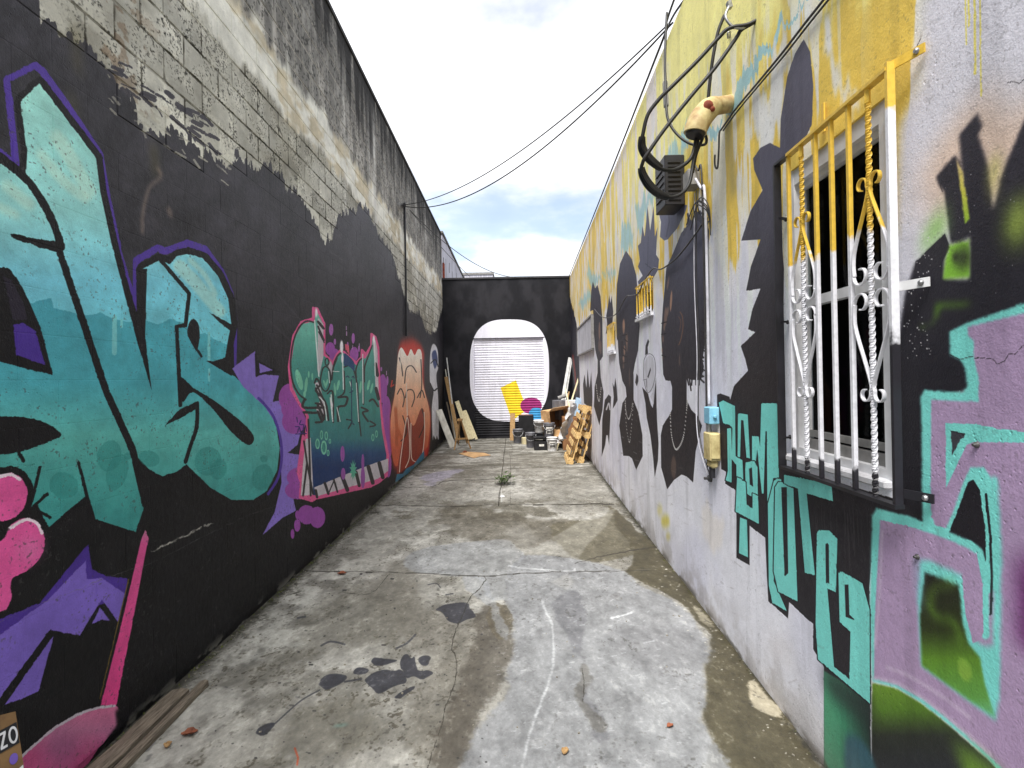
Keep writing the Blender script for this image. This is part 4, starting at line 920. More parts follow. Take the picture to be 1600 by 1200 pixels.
def plane_paint(name, cv, rough_paint, rough_bare, bump_p, bump_b, kind, gain=1.0):
    t = NT(name); im = cv.image(name)
    pos = t.n('ShaderNodeNewGeometry').outputs['Position']; sp = t.n('ShaderNodeSeparateXYZ'); t.l(pos, sp.inputs[0])
    if kind == 'end': u = t.math('DIVIDE', t.math('SUBTRACT', sp.outputs['X'], cv.y0), cv.y1 - cv.y0); vv = sp.outputs['Z']
    else:
        ln = t.math('LOGARITHM', t.math('MAXIMUM', sp.outputs['Y'], 0.05), math.e)
        u = t.math('DIVIDE', t.math('SUBTRACT', ln, math.log(cv.y0)), math.log(cv.y1 / cv.y0)); vv = sp.outputs['X' if kind == 'floor' else 'Z']
    v = t.math('DIVIDE', t.math('SUBTRACT', vv, cv.v0), cv.v1 - cv.v0)
    cb = t.n('ShaderNodeCombineXYZ'); t.l(u, cb.inputs[0]); t.l(v, cb.inputs[1])
    ti = t.n('ShaderNodeTexImage', image=im, extension='EXTEND', interpolation='Linear'); t.l(cb.outputs[0], ti.inputs['Vector'])
    bare = ti.outputs['Alpha']
    n1 = t.noise(26, 4, .6, pos); n2 = t.noise(150, 3, .6, pos); n3 = t.noise(2.2, 3, .5, pos)
    vor = t.n('ShaderNodeTexVoronoi', feature='F1'); vor.inputs['Scale'].default_value = 42; t.l(pos, vor.inputs['Vector'])
    pit = t.n('ShaderNodeMapRange'); pit.inputs['From Min'].default_value = .0; pit.inputs['From Max'].default_value = .22; t.l(vor.outputs['Distance'], pit.inputs['Value'])
    pm = t.math('MAXIMUM', pit.outputs[0], t.math('GREATER_THAN', .57, n1) if False else t.math('MULTIPLY', t.math('GREATER_THAN', n3, .47), 1.0))
    grain = t.n('ShaderNodeMapRange'); grain.inputs['From Min'].default_value = .3; grain.inputs['From Max'].default_value = .7; grain.inputs['To Min'].default_value = .90; grain.inputs['To Max'].default_value = 1.08
    t.l(n2, grain.inputs['Value'])
    gm = t.n('ShaderNodeVectorMath', operation='SCALE'); t.l(ti.outputs['Color'], gm.inputs[0]); t.l(t.math('MULTIPLY', grain.outputs[0], gain), gm.inputs['Scale'])
    t.l(gm.outputs[0], t.b.inputs['Base Color'])
    h = t.math('ADD', t.math('MULTIPLY', n1, .6), t.math('MULTIPLY', n2, .35)); h = t.math('ADD', h, t.math('MULTIPLY', pm, .55))
    bp = t.n('ShaderNodeBump'); bp.inputs['Distance'].default_value = .006; t.l(h, bp.inputs['Height'])
    sm = t.n('ShaderNodeMapRange'); sm.inputs['To Min'].default_value = bump_p; sm.inputs['To Max'].default_value = bump_b; t.l(bare, sm.inputs['Value']); t.l(sm.outputs[0], bp.inputs['Strength'])
    t.l(bp.outputs[0], t.b.inputs['Normal'])
    rm = t.n('ShaderNodeMapRange'); rm.inputs['To Min'].default_value = rough_paint; rm.inputs['To Max'].default_value = rough_bare; t.l(bare, rm.inputs['Value'])
    t.l(t.math('ADD', rm.outputs[0], t.math('MULTIPLY', t.math('SUBTRACT', n1, .5), .25)), t.b.inputs['Roughness'])
    t.b.inputs['Specular IOR Level'].default_value = .22
    return t.m
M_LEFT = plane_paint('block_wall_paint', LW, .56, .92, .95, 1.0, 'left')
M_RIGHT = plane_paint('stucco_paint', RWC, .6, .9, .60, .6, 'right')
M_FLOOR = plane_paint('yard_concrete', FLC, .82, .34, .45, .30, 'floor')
M_END = plane_paint('end_wall_paint', EWC, .6, .6, .25, .25, 'end')
M_DIRT = stuffmat('dirt', (70, 66, 56), (44, 41, 34), 14, .95, bump=.6)
M_CORE = stuffmat('mortar', (120, 116, 106), (80, 77, 70), 9, .95)
M_ROOF = stuffmat('roof_felt', (120, 118, 114), (92, 90, 86), 3, .9)
M_DARKROOM = stuffmat('dark_room', (34, 32, 31), (22, 21, 20), 2, .9)
M_WHITE = stuffmat('white_frame_paint', (226, 226, 228), (196, 195, 196), 7, .45)
M_SILL = stuffmat('sill_paint', (222, 222, 226), (186, 184, 186), 9, .6, bump=.3)
M_BLACKM = stuffmat('black_painted_metal', (38, 37, 42), (24, 23, 26), 9, .45)
M_CABLE = stuffmat('black_cable', (30, 29, 30), (18, 18, 18), 20, .5)
M_WIRE = stuffmat('grey_wire', (70, 68, 68), (46, 45, 45), 20, .5)
M_STEEL = stuffmat('galvanised_steel', (168, 168, 170), (120, 120, 122), 24, .4, .7)
M_CREAM = stuffmat('cream_painted_metal', (206, 190, 138), (152, 116, 74), 11, .6, bump=.4)
M_TAN = stuffmat('tan_box_paint', (206, 190, 138), (160, 142, 96), 14, .6, bump=.2)
M_BLUE = stuffmat('blue_box_paint', (140, 196, 218), (104, 160, 190), 14, .55)
M_GREYBOX = stuffmat('grey_box', (140, 138, 136), (112, 110, 108), 14, .6)
M_PIPEW = stuffmat('overpainted_pipe', (214, 214, 222), (170, 168, 176), 10, .6)
M_WOOD = stuffmat('pallet_wood', (222, 190, 132), (164, 126, 76), 7, .85, bump=.4, stretch=(6, 1, 6))
M_WOODP = stuffmat('pale_board', (222, 212, 176), (186, 172, 132), 6, .8, bump=.2, stretch=(6, 6, 1))
M_WOODG = stuffmat('weathered_wood', (136, 124, 108), (72, 64, 54), 9, .9, bump=.8, stretch=(14, 1.2, 14))
M_WOODB = stuffmat('brown_board', (176, 142, 96), (120, 90, 56), 8, .8, bump=.2, stretch=(8, 8, 1))
M_BOARDW = stuffmat('white_board', (216, 214, 204), (170, 166, 154), 5, .7)
M_ALU = stuffmat('pale_channel', (196, 196, 194), (150, 150, 148), 9, .45, .3)
M_CARD = stuffmat('cardboard', (206, 168, 122), (164, 126, 84), 6, .85, bump=.15)
M_CARDI = stuffmat('cardboard_inside', (140, 100, 66), (112, 78, 50), 6, .9)
M_GREYP = stuffmat('grey_plastic', (112, 112, 118), (88, 88, 94), 10, .5)
M_PALEP = stuffmat('pale_plastic', (196, 196, 196), (160, 160, 158), 10, .5)
M_WHITEP = stuffmat('white_plastic', (226, 226, 228), (190, 188, 186), 10, .45)
M_BLACKP = stuffmat('black_plastic', (34, 33, 36), (22, 22, 24), 10, .5)
M_BAG = stuffmat('white_sheet', (232, 232, 234), (200, 198, 198), 8, .6, bump=.6, bscale=25)
M_LABEL = stuffmat('paper_label', (220, 218, 212), (186, 182, 176), 30, .7)
M_LEAF = stuffmat('weed_leaf', (82, 104, 48), (44, 62, 28), 30, .7)
M_MOSS = stuffmat('moss', (92, 98, 48), (52, 56, 28), 30, .9)
M_DEAD = stuffmat('dead_leaf', (142, 84, 58), (90, 50, 36), 30, .8)
M_PALEB = stuffmat('pale_far_wall', (206, 204, 214), (150, 148, 158), 2.2, .85, stretch=(6, 6, .8))
M_TEALCOAT = stuffmat('red_rust', (150, 70, 46), (96, 40, 28), 12, .8)
def glass_mat():
    t = NT('window_glass'); t.t.nodes.remove(t.b)
    tr = t.n('ShaderNodeBsdfTransparent'); gl = t.n('ShaderNodeBsdfGlossy'); gl.inputs['Roughness'].default_value = .03
    tr.inputs[0].default_value = (.62, .66, .66, 1)
    fr = t.n('ShaderNodeFresnel'); fr.inputs['IOR'].default_value = 1.33; mx = t.n('ShaderNodeMixShader')
    t.l(t.math('MULTIPLY', fr.outputs[0], .22), mx.inputs[0]); t.l(tr.outputs[0], mx.inputs[1]); t.l(gl.outputs[0], mx.inputs[2]); t.l(mx.outputs[0], t.out.inputs[0])
    return t.m
M_GLASS = glass_mat()
def bars_mat(name, black_below, yellow_above, yellow=(222, 184, 70), black_above=None):
    """overpainted iron: yellow up high, white, black low down, with brushed edges"""
    t = NT(name); pos = t.n('ShaderNodeNewGeometry').outputs['Position']; sp = t.n('ShaderNodeSeparateXYZ'); t.l(pos, sp.inputs[0])
    nz = t.math('MULTIPLY', t.math('SUBTRACT', t.noise(14, 3, .6, pos), .5), .16); z = t.math('ADD', sp.outputs['Z'], nz)
    # the yellow reaches lower towards the street end
    def step(e):
        o = t.n('ShaderNodeMapRange'); o.inputs['From Min'].default_value = e - .012; o.inputs['From Max'].default_value = e + .012; t.l(z, o.inputs['Value']); return o.outputs[0]
    c = t.mix(step(black_below), lin((36, 34, 40)), lin((222, 222, 228))); c = t.mix(step(yellow_above), c, lin(yellow))
    if black_above: c = t.mix(step(black_above), c, lin((44, 42, 48)))
    g = t.ramp(t.noise(40, 3, .6, pos), [(.3, (.82, .82, .82)), (.6, (1, 1, 1))]); c = t.mix(1.0, c, g, 'MULTIPLY')
    t.l(c, t.b.inputs['Base Color']); t.b.inputs['Roughness'].default_value = .45
    t.bump(t.noise(90, 3, .6, pos), .25, .003)
    return t.m
M_BARS = bars_mat('overpainted_bars', 1.395, 2.245)
M_BARS2 = bars_mat('overpainted_side_post', 1.86, 2.60)
M_BARS_FAR = bars_mat('overpainted_far_bars', 1.0, 2.46)
M_BARS_FAR2 = bars_mat('overpainted_far_bars_low', 1.0, 2.22)

# ------------------------------------------------------------------ ground and concrete slabs
ground = MB().add([(-400, -400, -.03), (400, -400, -.03), (400, 400, -.03), (-400, 400, -.03)], [(0, 1, 2, 3)]).build('ground', M_DIRT, kind='structure')
rj = random.Random(21)
YJ = [-6.0, -1.2, 4.86, 7.42, 9.15, 12.6, 16.4]
def jitter_line(a, b, n, amp, fixed):
    return [Vector((a[0] + (b[0] - a[0]) * i / n + (0 if fixed else 0), a[1] + (b[1] - a[1]) * i / n)) + Vector((rj.uniform(-amp, amp), rj.uniform(-amp, amp))) for i in range(n + 1)]
XL, XR = -2.03, lambda y: RW0 + RWK * y + .03
XM = -0.22
trans = {}
for y in YJ:
    for a, b in ((XL, XM), (XM, XR(y))):
        n = 14; trans[(y, a == XL)] = [Vector((a + (b - a) * i / n, y + (rj.uniform(-.012, .012) if 0 < i < n else 0), 0)) for i in range(n + 1)]
longi = {}
for y0, y1 in zip(YJ, YJ[1:]):
    longi[y0] = [Vector((XM + (rj.uniform(-.010, .010) if 0 < i < 10 else 0), y0 + (y1 - y0) * i / 10, 0)) for i in range(11)]
def slab(loop, dz):
    c = sum(loop, Vector()) / len(loop); g = .005
    def inset(p, d): q = p - c; return p - Vector((math.copysign(min(abs(q.x), d), q.x), math.copysign(min(abs(q.y), d), q.y), 0))
    top = [inset(p, g + .006) + Vector((0, 0, dz)) for p in loop]; mid = [inset(p, g) + Vector((0, 0, dz - .005)) for p in loop]; bot = [inset(p, g) + Vector((0, 0, -.028)) for p in loop]
    n = len(loop); vs = top + mid + bot
    fs = [tuple(range(n))] + [(i, i + n, (i + 1) % n + n, (i + 1) % n) for i in range(n)] + [(i + n, i + 2 * n, (i + 1) % n + 2 * n, (i + 1) % n + n) for i in range(n)]
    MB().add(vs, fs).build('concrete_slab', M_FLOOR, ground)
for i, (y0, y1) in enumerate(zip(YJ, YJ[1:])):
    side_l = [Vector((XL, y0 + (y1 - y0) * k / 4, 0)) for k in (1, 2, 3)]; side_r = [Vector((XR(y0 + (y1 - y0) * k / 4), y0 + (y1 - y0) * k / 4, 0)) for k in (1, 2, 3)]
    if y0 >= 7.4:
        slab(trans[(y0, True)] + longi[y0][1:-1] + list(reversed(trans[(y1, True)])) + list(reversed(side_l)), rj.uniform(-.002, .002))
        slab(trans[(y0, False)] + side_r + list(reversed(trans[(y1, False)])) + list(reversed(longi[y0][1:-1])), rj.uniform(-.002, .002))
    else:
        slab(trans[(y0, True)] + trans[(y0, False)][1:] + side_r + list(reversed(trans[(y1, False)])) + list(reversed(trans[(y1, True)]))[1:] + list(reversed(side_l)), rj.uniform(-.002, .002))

# ------------------------------------------------------------------ left wall
lw = empty('block_wall', (LEFT_X, 8, 0), 'tall bare concrete block wall with black lower paint and big teal graffiti letters', 'wall')
MB().box((LEFT_X - .125, 7.42, H_LEFT / 2), (.24, 16.85, H_LEFT)).build('mortar_core', M_LEFT, lw)
MB().box((LEFT_X - .12, 7.42, H_LEFT + .02), (.27, 16.85, .05)).build('coping', stuffmat('sooty_coping', (52, 50, 50), (34, 33, 33), 5, .9), lw)
def block_mesh(L, H, proud, bev, dep=None):
    dep = bev if dep is None else dep
    me = bpy.data.meshes.new('concrete_block'); a, b = L / 2, H / 2
    vs = [(-.008, -a, -b), (-.008, a, -b), (-.008, a, b), (-.008, -a, b), (proud - dep, -a, -b), (proud - dep, a, -b), (proud - dep, a, b), (proud - dep, -a, b),
          (proud, -a + bev, -b + bev), (proud, a - bev, -b + bev), (proud, a - bev, b - bev), (proud, -a + bev, b - bev)]
    fs = [(8, 9, 10, 11)] + [(4 + i, 4 + (i + 1) % 4, 8 + (i + 1) % 4, 8 + i) for i in range(4)] + [(i, (i + 1) % 4, 4 + (i + 1) % 4, 4 + i) for i in range(4)]
    me.from_pydata(vs, [], fs); me.update(); me.materials.append(M_LEFT); return me
BM_BARE = [block_mesh(BLK_L - .011, BLK_H - .011, p, .004) for p in (.004, .0055, .003)]
BM_PAINT = [block_mesh(BLK_L - .0002, BLK_H - .0002, p, .0040, .0009) for p in (.0022, .0026, .0019)]
blocks = []
rb = random.Random(4)
nrow = int((H_LEFT - BLK_Z0) / BLK_H)
for k in range(nrow):
    z = BLK_Z0 + (k + .5) * BLK_H
    for q in range(-16, 32):
        y = BLK_Y0 + (q + .5 - .5 * ((k - 19) % 2)) * BLK_L
        if y < -0.9 or y > 15.6: continue
        bare = 0.0
        if y > .85:
            ij = LW.yv(np.array([y]), np.array([z]))[0]; bare = LW.a[min(LW.H - 1, int(ij[1])), min(LW.W - 1, max(0, int(ij[0])))]
        vis = y > 0.3
        if vis:
            a, b = LEFT_X / y, (z - EYE) / y; px, py = CX + F * (cr * a - sr * b), CY - F * (cr * b + sr * a)
            vis = -40 < px < 1600 and -40 < py < 1240
        blocks.append((y, z, bare > .5, vis, BLK_L * BLK_H / max(y, .4) ** 3))
blocks.sort(key=lambda t: (not t[3], not t[2], -t[4]))
rest = MB()
for i, (y, z, bare, vis, ar) in enumerate(blocks):
    me = rb.choice(BM_BARE if bare else BM_PAINT)
    if i < 300 and vis:
        o = bpy.data.objects.new('concrete_block', me); COL.objects.link(o); o.parent = lw
        o.location = Vector((LEFT_X - .0045 if bare else LEFT_X - .0025, y, z)) - lw.location
        o.rotation_euler = (rb.uniform(-.004, .004), 0, 0) if bare else (0, 0, 0)
    else:
        rest.add([(LEFT_X - (.0045 if bare else .0025) + v.co.x, y + v.co.y, z + v.co.z) for v in me.vertices], [tuple(f.vertices) for f in me.polygons])
rest.build('concrete_blocks_beyond', M_LEFT, lw, kind='stuff', fix=False)

# ------------------------------------------------------------------ walls with openings
def holed(mb, ys, zs, holes, P, depth):
    """front face with openings and their reveals. P(s, z, off) -> point"""
    ss = sorted(set([ys[0], ys[1]] + [v for h in holes for v in h[:2]])); zz = sorted(set([zs[0], zs[1]] + [v for h in holes for v in h[2:4]]))
    for a, b in zip(ss, ss[1:]):
        for c_, d in zip(zz, zz[1:]):
            if any(h[0] <= (a + b) / 2 <= h[1] and h[2] <= (c_ + d) / 2 <= h[3] for h in holes): continue
            mb.add([P(a, c_, 0), P(b, c_, 0), P(b, d, 0), P(a, d, 0)], [(0, 1, 2, 3)])
    for h in holes:
        q = [(h[0], h[2]), (h[1], h[2]), (h[1], h[3]), (h[0], h[3])]; dp = h[4] if len(h) > 4 else depth
        for i in range(4):
            (a, b), (c_, d) = q[i], q[(i + 1) % 4]; mb.add([P(a, b, 0), P(c_, d, 0), P(c_, d, -dp), P(a, b, -dp)], [(0, 1, 2, 3)])
    return mb
WIN = (1.90, 2.625, 1.34, 2.72)
W1, W2 = (5.46, 6.10, 2.40, 2.72), (7.82, 8.40, 2.12, 2.50)
SHUT = (10.3, 13.3, 2.29, 2.945)
rb_ = empty('painted_building', (1.6, 8, 0), 'low stucco building wall brushed yellow over white with portraits and turquoise lettering', 'building')
holed(MB(), (-1.0, 16.6), (-.02, H_RIGHT), [WIN + (.11,), W1 + (.10,), W2 + (.10,)], rw, .15).build('wall', M_RIGHT, rb_, fix=False)
MB().add([rw(-1, H_RIGHT), rw(16.6, H_RIGHT), rw(16.6, H_RIGHT, -8), rw(-1, H_RIGHT, -8)], [(0, 1, 2, 3)]).add([rw(-1, -.02), rw(-1, H_RIGHT), rw(-1, H_RIGHT, -8), rw(-1, -.02, -8)], [(0, 1, 2, 3)]).add([rw(16.6, -.02), rw(16.6, H_RIGHT), rw(16.6, H_RIGHT, -8), rw(16.6, -.02, -8)], [(0, 1, 2, 3)]).build('roof', M_ROOF, rb_)
# dark rooms behind the openings
for (a, b, c_, d), dp in ((WIN, .11), (W1, .10), (W2, .10)):
    q = [(a - .5, c_ - .8), (b + .5, c_ - .8), (b + .5, d + .3), (a - .5, d + .3)]; vs = [rw(y, z, -dp - .01) for y, z in q] + [rw(y, z, -1.6) for y, z in q]
    MB().add(vs, [(4, 5, 6, 7)] + [(i, (i + 1) % 4, (i + 1) % 4 + 4, i + 4) for i in range(4)]).build('room_interior', M_DARKROOM, rb_, fix=False)
def rbar(mb, y0, z0, y1, z1, off, w, t):
    """bar lying in the wall plane at a given standoff: w across, t deep"""
    return mb.bar(rw(y0, z0, off), rw(y1, z1, off), w, t, up=(1, -RWK, 0))
# near window: white double-hung sash
a, b, c_, d = WIN
f = MB(); o_ = -.035
for p in ((a, c_, a, d), (b, c_, b, d)): rbar(f, *p, o_, .10, .05)
rbar(f, a + .04, d - .035, b - .04, d - .035, o_ - .002, .07, .05); rbar(f, a + .04, c_ + .03, b - .04, c_ + .03, o_ - .002, .05, .05)
win = f.build('window', M_WHITE, rb_)
s = MB(); zr = 2.08
for y in (a + .055, b - .055): rbar(s, y, c_ + .05, y, d - .07, -.053, .028, .03)
rbar(s, a + .06, zr, b - .06, zr, -.050, .042, .034); rbar(s, a + .06, d - .085, b - .06, d - .085, -.051, .03, .03)
s.build('sash', M_WHITE, win)
s = MB(); rbar(s, a + .07, c_ + .075, b - .07, c_ + .075, -.056, .05, .03); rbar(s, a + .07, c_ + .125, b - .07, c_ + .125, -.062, .03, .02); s.build('sash_rail', M_GREYBOX, win)
for z0, z1, of in ((zr + .02, d - .08, -.060), (c_ + .10, zr - .02, -.068)):
    MB().add([rw(a + .05, z0, of), rw(b - .05, z0, of), rw(b - .05, z1, of), rw(a + .05, z1, of)], [(0, 1, 2, 3)]).build('pane', M_GLASS, win)
MB().box(rw((a + b) / 2, c_ + .006, .012), (.05, b - a - .004, .03), bev=.006).build('sill', M_SILL, win)
MB().bar(rw(2.18, 1.95, -.5), rw(2.18, 2.35, -.5), .12, .02).build('curtain', stuffmat('teal_curtain', (70, 110, 116), (40, 66, 74), 6, .9), win)
for (a, b, c_, d) in (W1, W2):
    f = MB()
    for y in (a + .02, b - .02): rbar(f, y, c_, y, d, -.06, .04, .04)
    for z in (c_ + .02, d - .02): rbar(f, a + .04, z, b - .04, z, -.062, .04, .04)
    w = f.build('window', M_WHITE, rb_)
    MB().add([rw(a, c_, -.075), rw(b, c_, -.075), rw(b, d, -.075), rw(a, d, -.075)], [(0, 1, 2, 3)]).build('pane', M_GLASS, w)
    MB().box(rw((a + b) / 2, c_ - .018, .0), (.08, b - a + .06, .030)).build('sill', M_SILL, w)
def small_grille(win_, mat, label):
    a, b, c_, d = win_; c_ -= .01; d += .03
    g = empty('security_grille', rw((a + b) / 2, c_, .05), label, 'grille', 'small grilles over the far windows')
    for z in (c_ + .03, d): rbar(m := MB(), a - .03, z, b + .03, z, .037, .012, .010); m.build('rail', mat, g)
    for i in range(6):
        y = a - .02 + (b - a + .04) * i / 5; rbar(m := MB(), y, c_ + .01, y, d + .02, .025, .014, .012); m.build('bar', mat, g)
    for y in (a - .035, b + .035): m = MB().bar(rw(y, d, -.002), rw(y, d, .040), .014, .014); m.build('bracket', mat, g)
small_grille(W1, M_BARS_FAR, 'small yellow barred grille beside the curly haired portrait')
small_grille(W2, M_BARS_FAR2, 'smallest yellow barred grille between the two farther portraits')
# grey corrugated shutter panel
sh = empty('shutter_panel', rw(11.8, SHUT[2], 0), 'grey ribbed metal shutter panel near the dark corner of the painted building', 'shutter')
nr = 30; mb = MB()
for i in range(nr):
    y0 = SHUT[0] + .04 + (SHUT[1] - SHUT[0] - .08) * i / nr; y1 = SHUT[0] + .04 + (SHUT[1] - SHUT[0] - .08) * (i + 1) / nr; ym = (y0 + y1) / 2
    mb.add([rw(y0, SHUT[2] + .02, .03), rw(ym, SHUT[2] + .02, .045), rw(y1, SHUT[2] + .02, .03), rw(y1, SHUT[3] - .02, .03), rw(ym, SHUT[3] - .02, .045), rw(y0, SHUT[3] - .02, .03)], [(0, 1, 4, 5), (1, 2, 3, 4)])
mb.build('ribbed_sheet', stuffmat('shutter_grey', (176, 176, 184), (150, 150, 158), 4, .6), sh, fix=False)
m = MB()
for z in (SHUT[2], SHUT[3]): rbar(m, SHUT[0], z, SHUT[1], z, .028, .035, .052)
for y in (SHUT[0], SHUT[1]): rbar(m, y, SHUT[2] + .018, y, SHUT[3] - .018, .028, .035, .052)
m.build('frame', M_GREYBOX, sh)

# ------------------------------------------------------------------ wrought iron grille over the near window
GY0, GY1, GZ0, GZ1, GO = 1.785, 2.596, 1.30, 2.755, .06
gr = empty('window_grille', rw(2.2, GZ0, GO), 'wrought iron window grille with scrolls, overpainted yellow, white and black', 'grille')
def piece(name, mat, *args):
    m = MB(); rbar(m, *args); return m.build(name, mat, gr)
piece('frame_rail', bars_mat('top_rail_paint', 1.0, 2.0), GY0, GZ1, GY1 - .12, GZ1, GO, .012, .030)
piece('frame_rail', M_BLACKM, GY1 - .12, GZ1, GY1, GZ1, GO, .012, .030)
piece('frame_rail', M_BLACKM, GY0 - .008, GZ0, GY1 + .008, GZ0, GO, .014, .034)
piece('frame_post', M_BLACKM, GY1, GZ0, GY1, GZ1, GO, .014, .034)
piece('frame_post', M_BARS2, GY0, GZ0, GY0, GZ1 + .02, GO, .014, .026)
stp = (GY1 - GY0) / 7
for k in (1, 3, 4, 5):
    piece('bar', M_BARS, GY1 - stp * k, GZ0 + .01, GY1 - stp * k, GZ1 - .006, GO, .015, .015)
for k in (2, 6):                                  # twisted square bars
    y = GY1 - stp * k; vs, fs = [], []; n = 150; r_ = .0108
    for i in range(n + 1):
        z = GZ0 + .01 + (GZ1 - GZ0 - .016) * i / n; t = (z - GZ0) * 62
        if z > GZ1 - .05: t = (GZ1 - .05 - GZ0) * 62
        for j in range(4):
            q = t + math.pi / 4 + j * math.pi / 2; vs.append(rw(y + r_ * math.cos(q), z, GO + r_ * math.sin(q)))
    for i in range(n):
        for j in range(4): fs.append((i * 4 + j, i * 4 + (j + 1) % 4, i * 4 + 4 + (j + 1) % 4, i * 4 + 4 + j))
    MB().add(vs, fs).build('twisted_bar', M_BARS, gr)
    def flat(pp, name='scroll'):                  # flat iron bent on edge: ribbon with thickness
        pp = [Vector((p[0], p[1], 0)) for p in pp]; vs, fs = [], []; n = len(pp); w_, t_ = .0065, .0022
        for i, p in enumerate(pp):
            d_ = (pp[min(i + 1, n - 1)] - pp[max(i - 1, 0)]).normalized(); nn = Vector((-d_.y, d_.x, 0))
            for sx, so in ((1, 1), (-1, 1), (-1, -1), (1, -1)):
                e = p + nn * t_ * sx; vs.append(rw(y + e.x, e.y, GO + .002 + so * w_))
        for i in range(n - 1):
            for j in range(4): fs.append((i * 4 + j, i * 4 + (j + 1) % 4, i * 4 + 4 + (j + 1) % 4, i * 4 + 4 + j))
        fs += [(3, 2, 1, 0), tuple(range(4 * n - 4, 4 * n))]
        MB().add(vs, fs).build(name, M_BARS, gr)
    def curl(cx, cz, r0, a0, a1, shrink=.55):
        return [(cx + r0 * (1 - (1 - shrink) * i / 16) * math.cos(a0 + (a1 - a0) * i / 16), cz + r0 * (1 - (1 - shrink) * i / 16) * math.sin(a0 + (a1 - a0) * i / 16)) for i in range(17)]
    for sg in (-1, 1):
        for up in (1, -1):
            zt = 2.42 if up > 0 else 1.67; zm = 2.05
            # outward curl by the twisted bar, straight leg out to the neighbouring bar, inward curl at the middle
            c1 = curl(sg * .040, zt, .030, math.pi if sg > 0 else 0, (math.pi - up * 4.6) if sg > 0 else up * 4.6)
            leg = [(sg * .010, zt - up * .01), (sg * .012, zt - up * .05), (sg * .085, zm + up * .16), (sg * .098, zm + up * .10), (sg * .094, zm + up * .055)]
            leg = [tuple(p) for p in spline(leg, 6)]
            c2 = curl(sg * .055, zm + up * .052, .043, 0 if sg > 0 else math.pi, (-up * 5.0) if sg > 0 else math.pi + up * 5.0, .5)
            flat(list(reversed(c1)) + leg + c2)
for y, z, nm in ((GY0 - .05, GZ1 + .012, 'top'), (GY0 - .05, 2.03, 'mid'), (GY0 - .05, 1.345, 'low')):   # bolted straps
    mat = M_BARS if nm == 'top' else (M_WHITE if nm == 'mid' else M_BLACKM)
    s_ = MB().bar(rw(y - .045, z, .012), rw(y + .055, z, .05), .03, .006, up=(1, 0, 0)).build('strap', bars_mat('strap_paint', 1.0, 2.3) if nm == 'top' else mat, gr)
    MB().lathe(rw(y - .025, z, .022), [(.010, 0), (.010, .006), (.006, .010)], 8, Matrix(((0, 0, -1), (0, 1, 0), (1, 0, 0)))).build('bolt', M_STEEL, s_)
for z in (2.50, 2.00, 1.44):
    s_ = MB().bar(rw(GY1, z, GO), rw(GY1 + .02, z, .0), .022, .008, up=(0, 0, 1)).build('lug', M_BLACKM, gr)
    MB().lathe(rw(GY1 + .026, z, .006), [(.011, 0), (.011, .005), (.006, .009)], 8, Matrix(((0, 0, -1), (0, 1, 0), (1, 0, 0)))).build('bolt', M_BLACKM, s_)
rbar(m := MB(), 2.27, GZ1 + .01, 2.27, GZ1 + .13, .012, .020, .006); m.build('strap', bars_mat('hanger_paint', 1.0, 2.0), gr)

# ------------------------------------------------------------------ end wall with roller door
ew = empty('end_wall', (0, END_Y, 0), 'black wall closing the alley, with a big plain white rounded shape painted across it', 'wall')
EP = lambda s, z, off: Vector((s, END_Y - off, z))
DOOR = (-1.15, .98, -.01, 2.97)
holed(MB(), (LEFT_X - .02, 1.80), (-.02, H_END), [DOOR + (.12,)], EP, .12).build('wall', M_END, ew, fix=False)
MB().box((-.1, END_Y + .15, H_END + .012), (3.8, .36, .05)).build('coping', stuffmat('dark_coping', (58, 57, 60), (40, 39, 42), 5, .8), ew)
MB().box((-.1, END_Y + .27, H_END / 2 - .02), (3.78, .10, H_END - .02)).build('wall_core', M_ROOF, ew)
mb = MB(); ns = 40; hgt = (DOOR[3] - .08) / ns
prof = [(0, 0.0), (.25, .012), (.55, .015), (.85, .008), (1.0, 0.0)]
for i in range(ns):
    z0 = .07 + i * hgt
    for (t0, d0), (t1, d1) in zip(prof, prof[1:]):
        mb.add([EP(DOOR[0], z0 + t0 * hgt, -.09 + d0), EP(DOOR[1], z0 + t0 * hgt, -.09 + d0), EP(DOOR[1], z0 + t1 * hgt, -.09 + d1), EP(DOOR[0], z0 + t1 * hgt, -.09 + d1)], [(0, 1, 2, 3)])
rd = mb.build('roller_door', M_END, ew, fix=False)
MB().box((-.085, END_Y + .085, .035), (2.13, .03, .07)).build('bottom_bar', M_END, rd)
for x in (DOOR[0] + .02, DOOR[1] - .02): MB().box((x, END_Y + .05, 1.48), (.04, .06, 2.96)).build('guide_rail', M_END, rd)

# ------------------------------------------------------------------ what shows beyond
fb = empty('pale_building', (LEFT_X, 20, 0), 'pale building wall with dark streaks rising past the end of the block wall', 'building')
MB().box((LEFT_X - 2.0, 21.0, 3.06), (4.0, 10.1, 6.12)).build('wall', M_PALEB, fb)
MB().box((LEFT_X - 2.0, 21.0, 6.14), (4.08, 10.18, .06)).build('roof_edge', M_ROOF, fb)
rs_ = random.Random(9)
for i in range(9):
    y = 16.3 + i * .75 + rs_.uniform(-.2, .2); z = rs_.uniform(5.2, 5.9); L = rs_.uniform(.3, 1.0)
    MB().box((LEFT_X + .003, y, z - L / 2), (.006, rs_.uniform(.04, .16), L)).build('dark_drip', M_BLACKM, fb)
MB().box((LEFT_X + .02, 16.1, 5.0), (.05, .2, .5)).build('rusty_plate', M_TEALCOAT, fb)
mb = empty('flat_roof_building', (-1.9, 31, 0), 'low white building with grey roof edge showing above the black end wall', 'building')
MB().box((-1.9, 31.5, 3.8), (1.9, 3, 7.6)).build('wall', M_PALEB, mb); MB().box((-1.9, 31.5, 7.66), (2.0, 3.1, .12)).build('roof_edge', M_GREYBOX, mb)
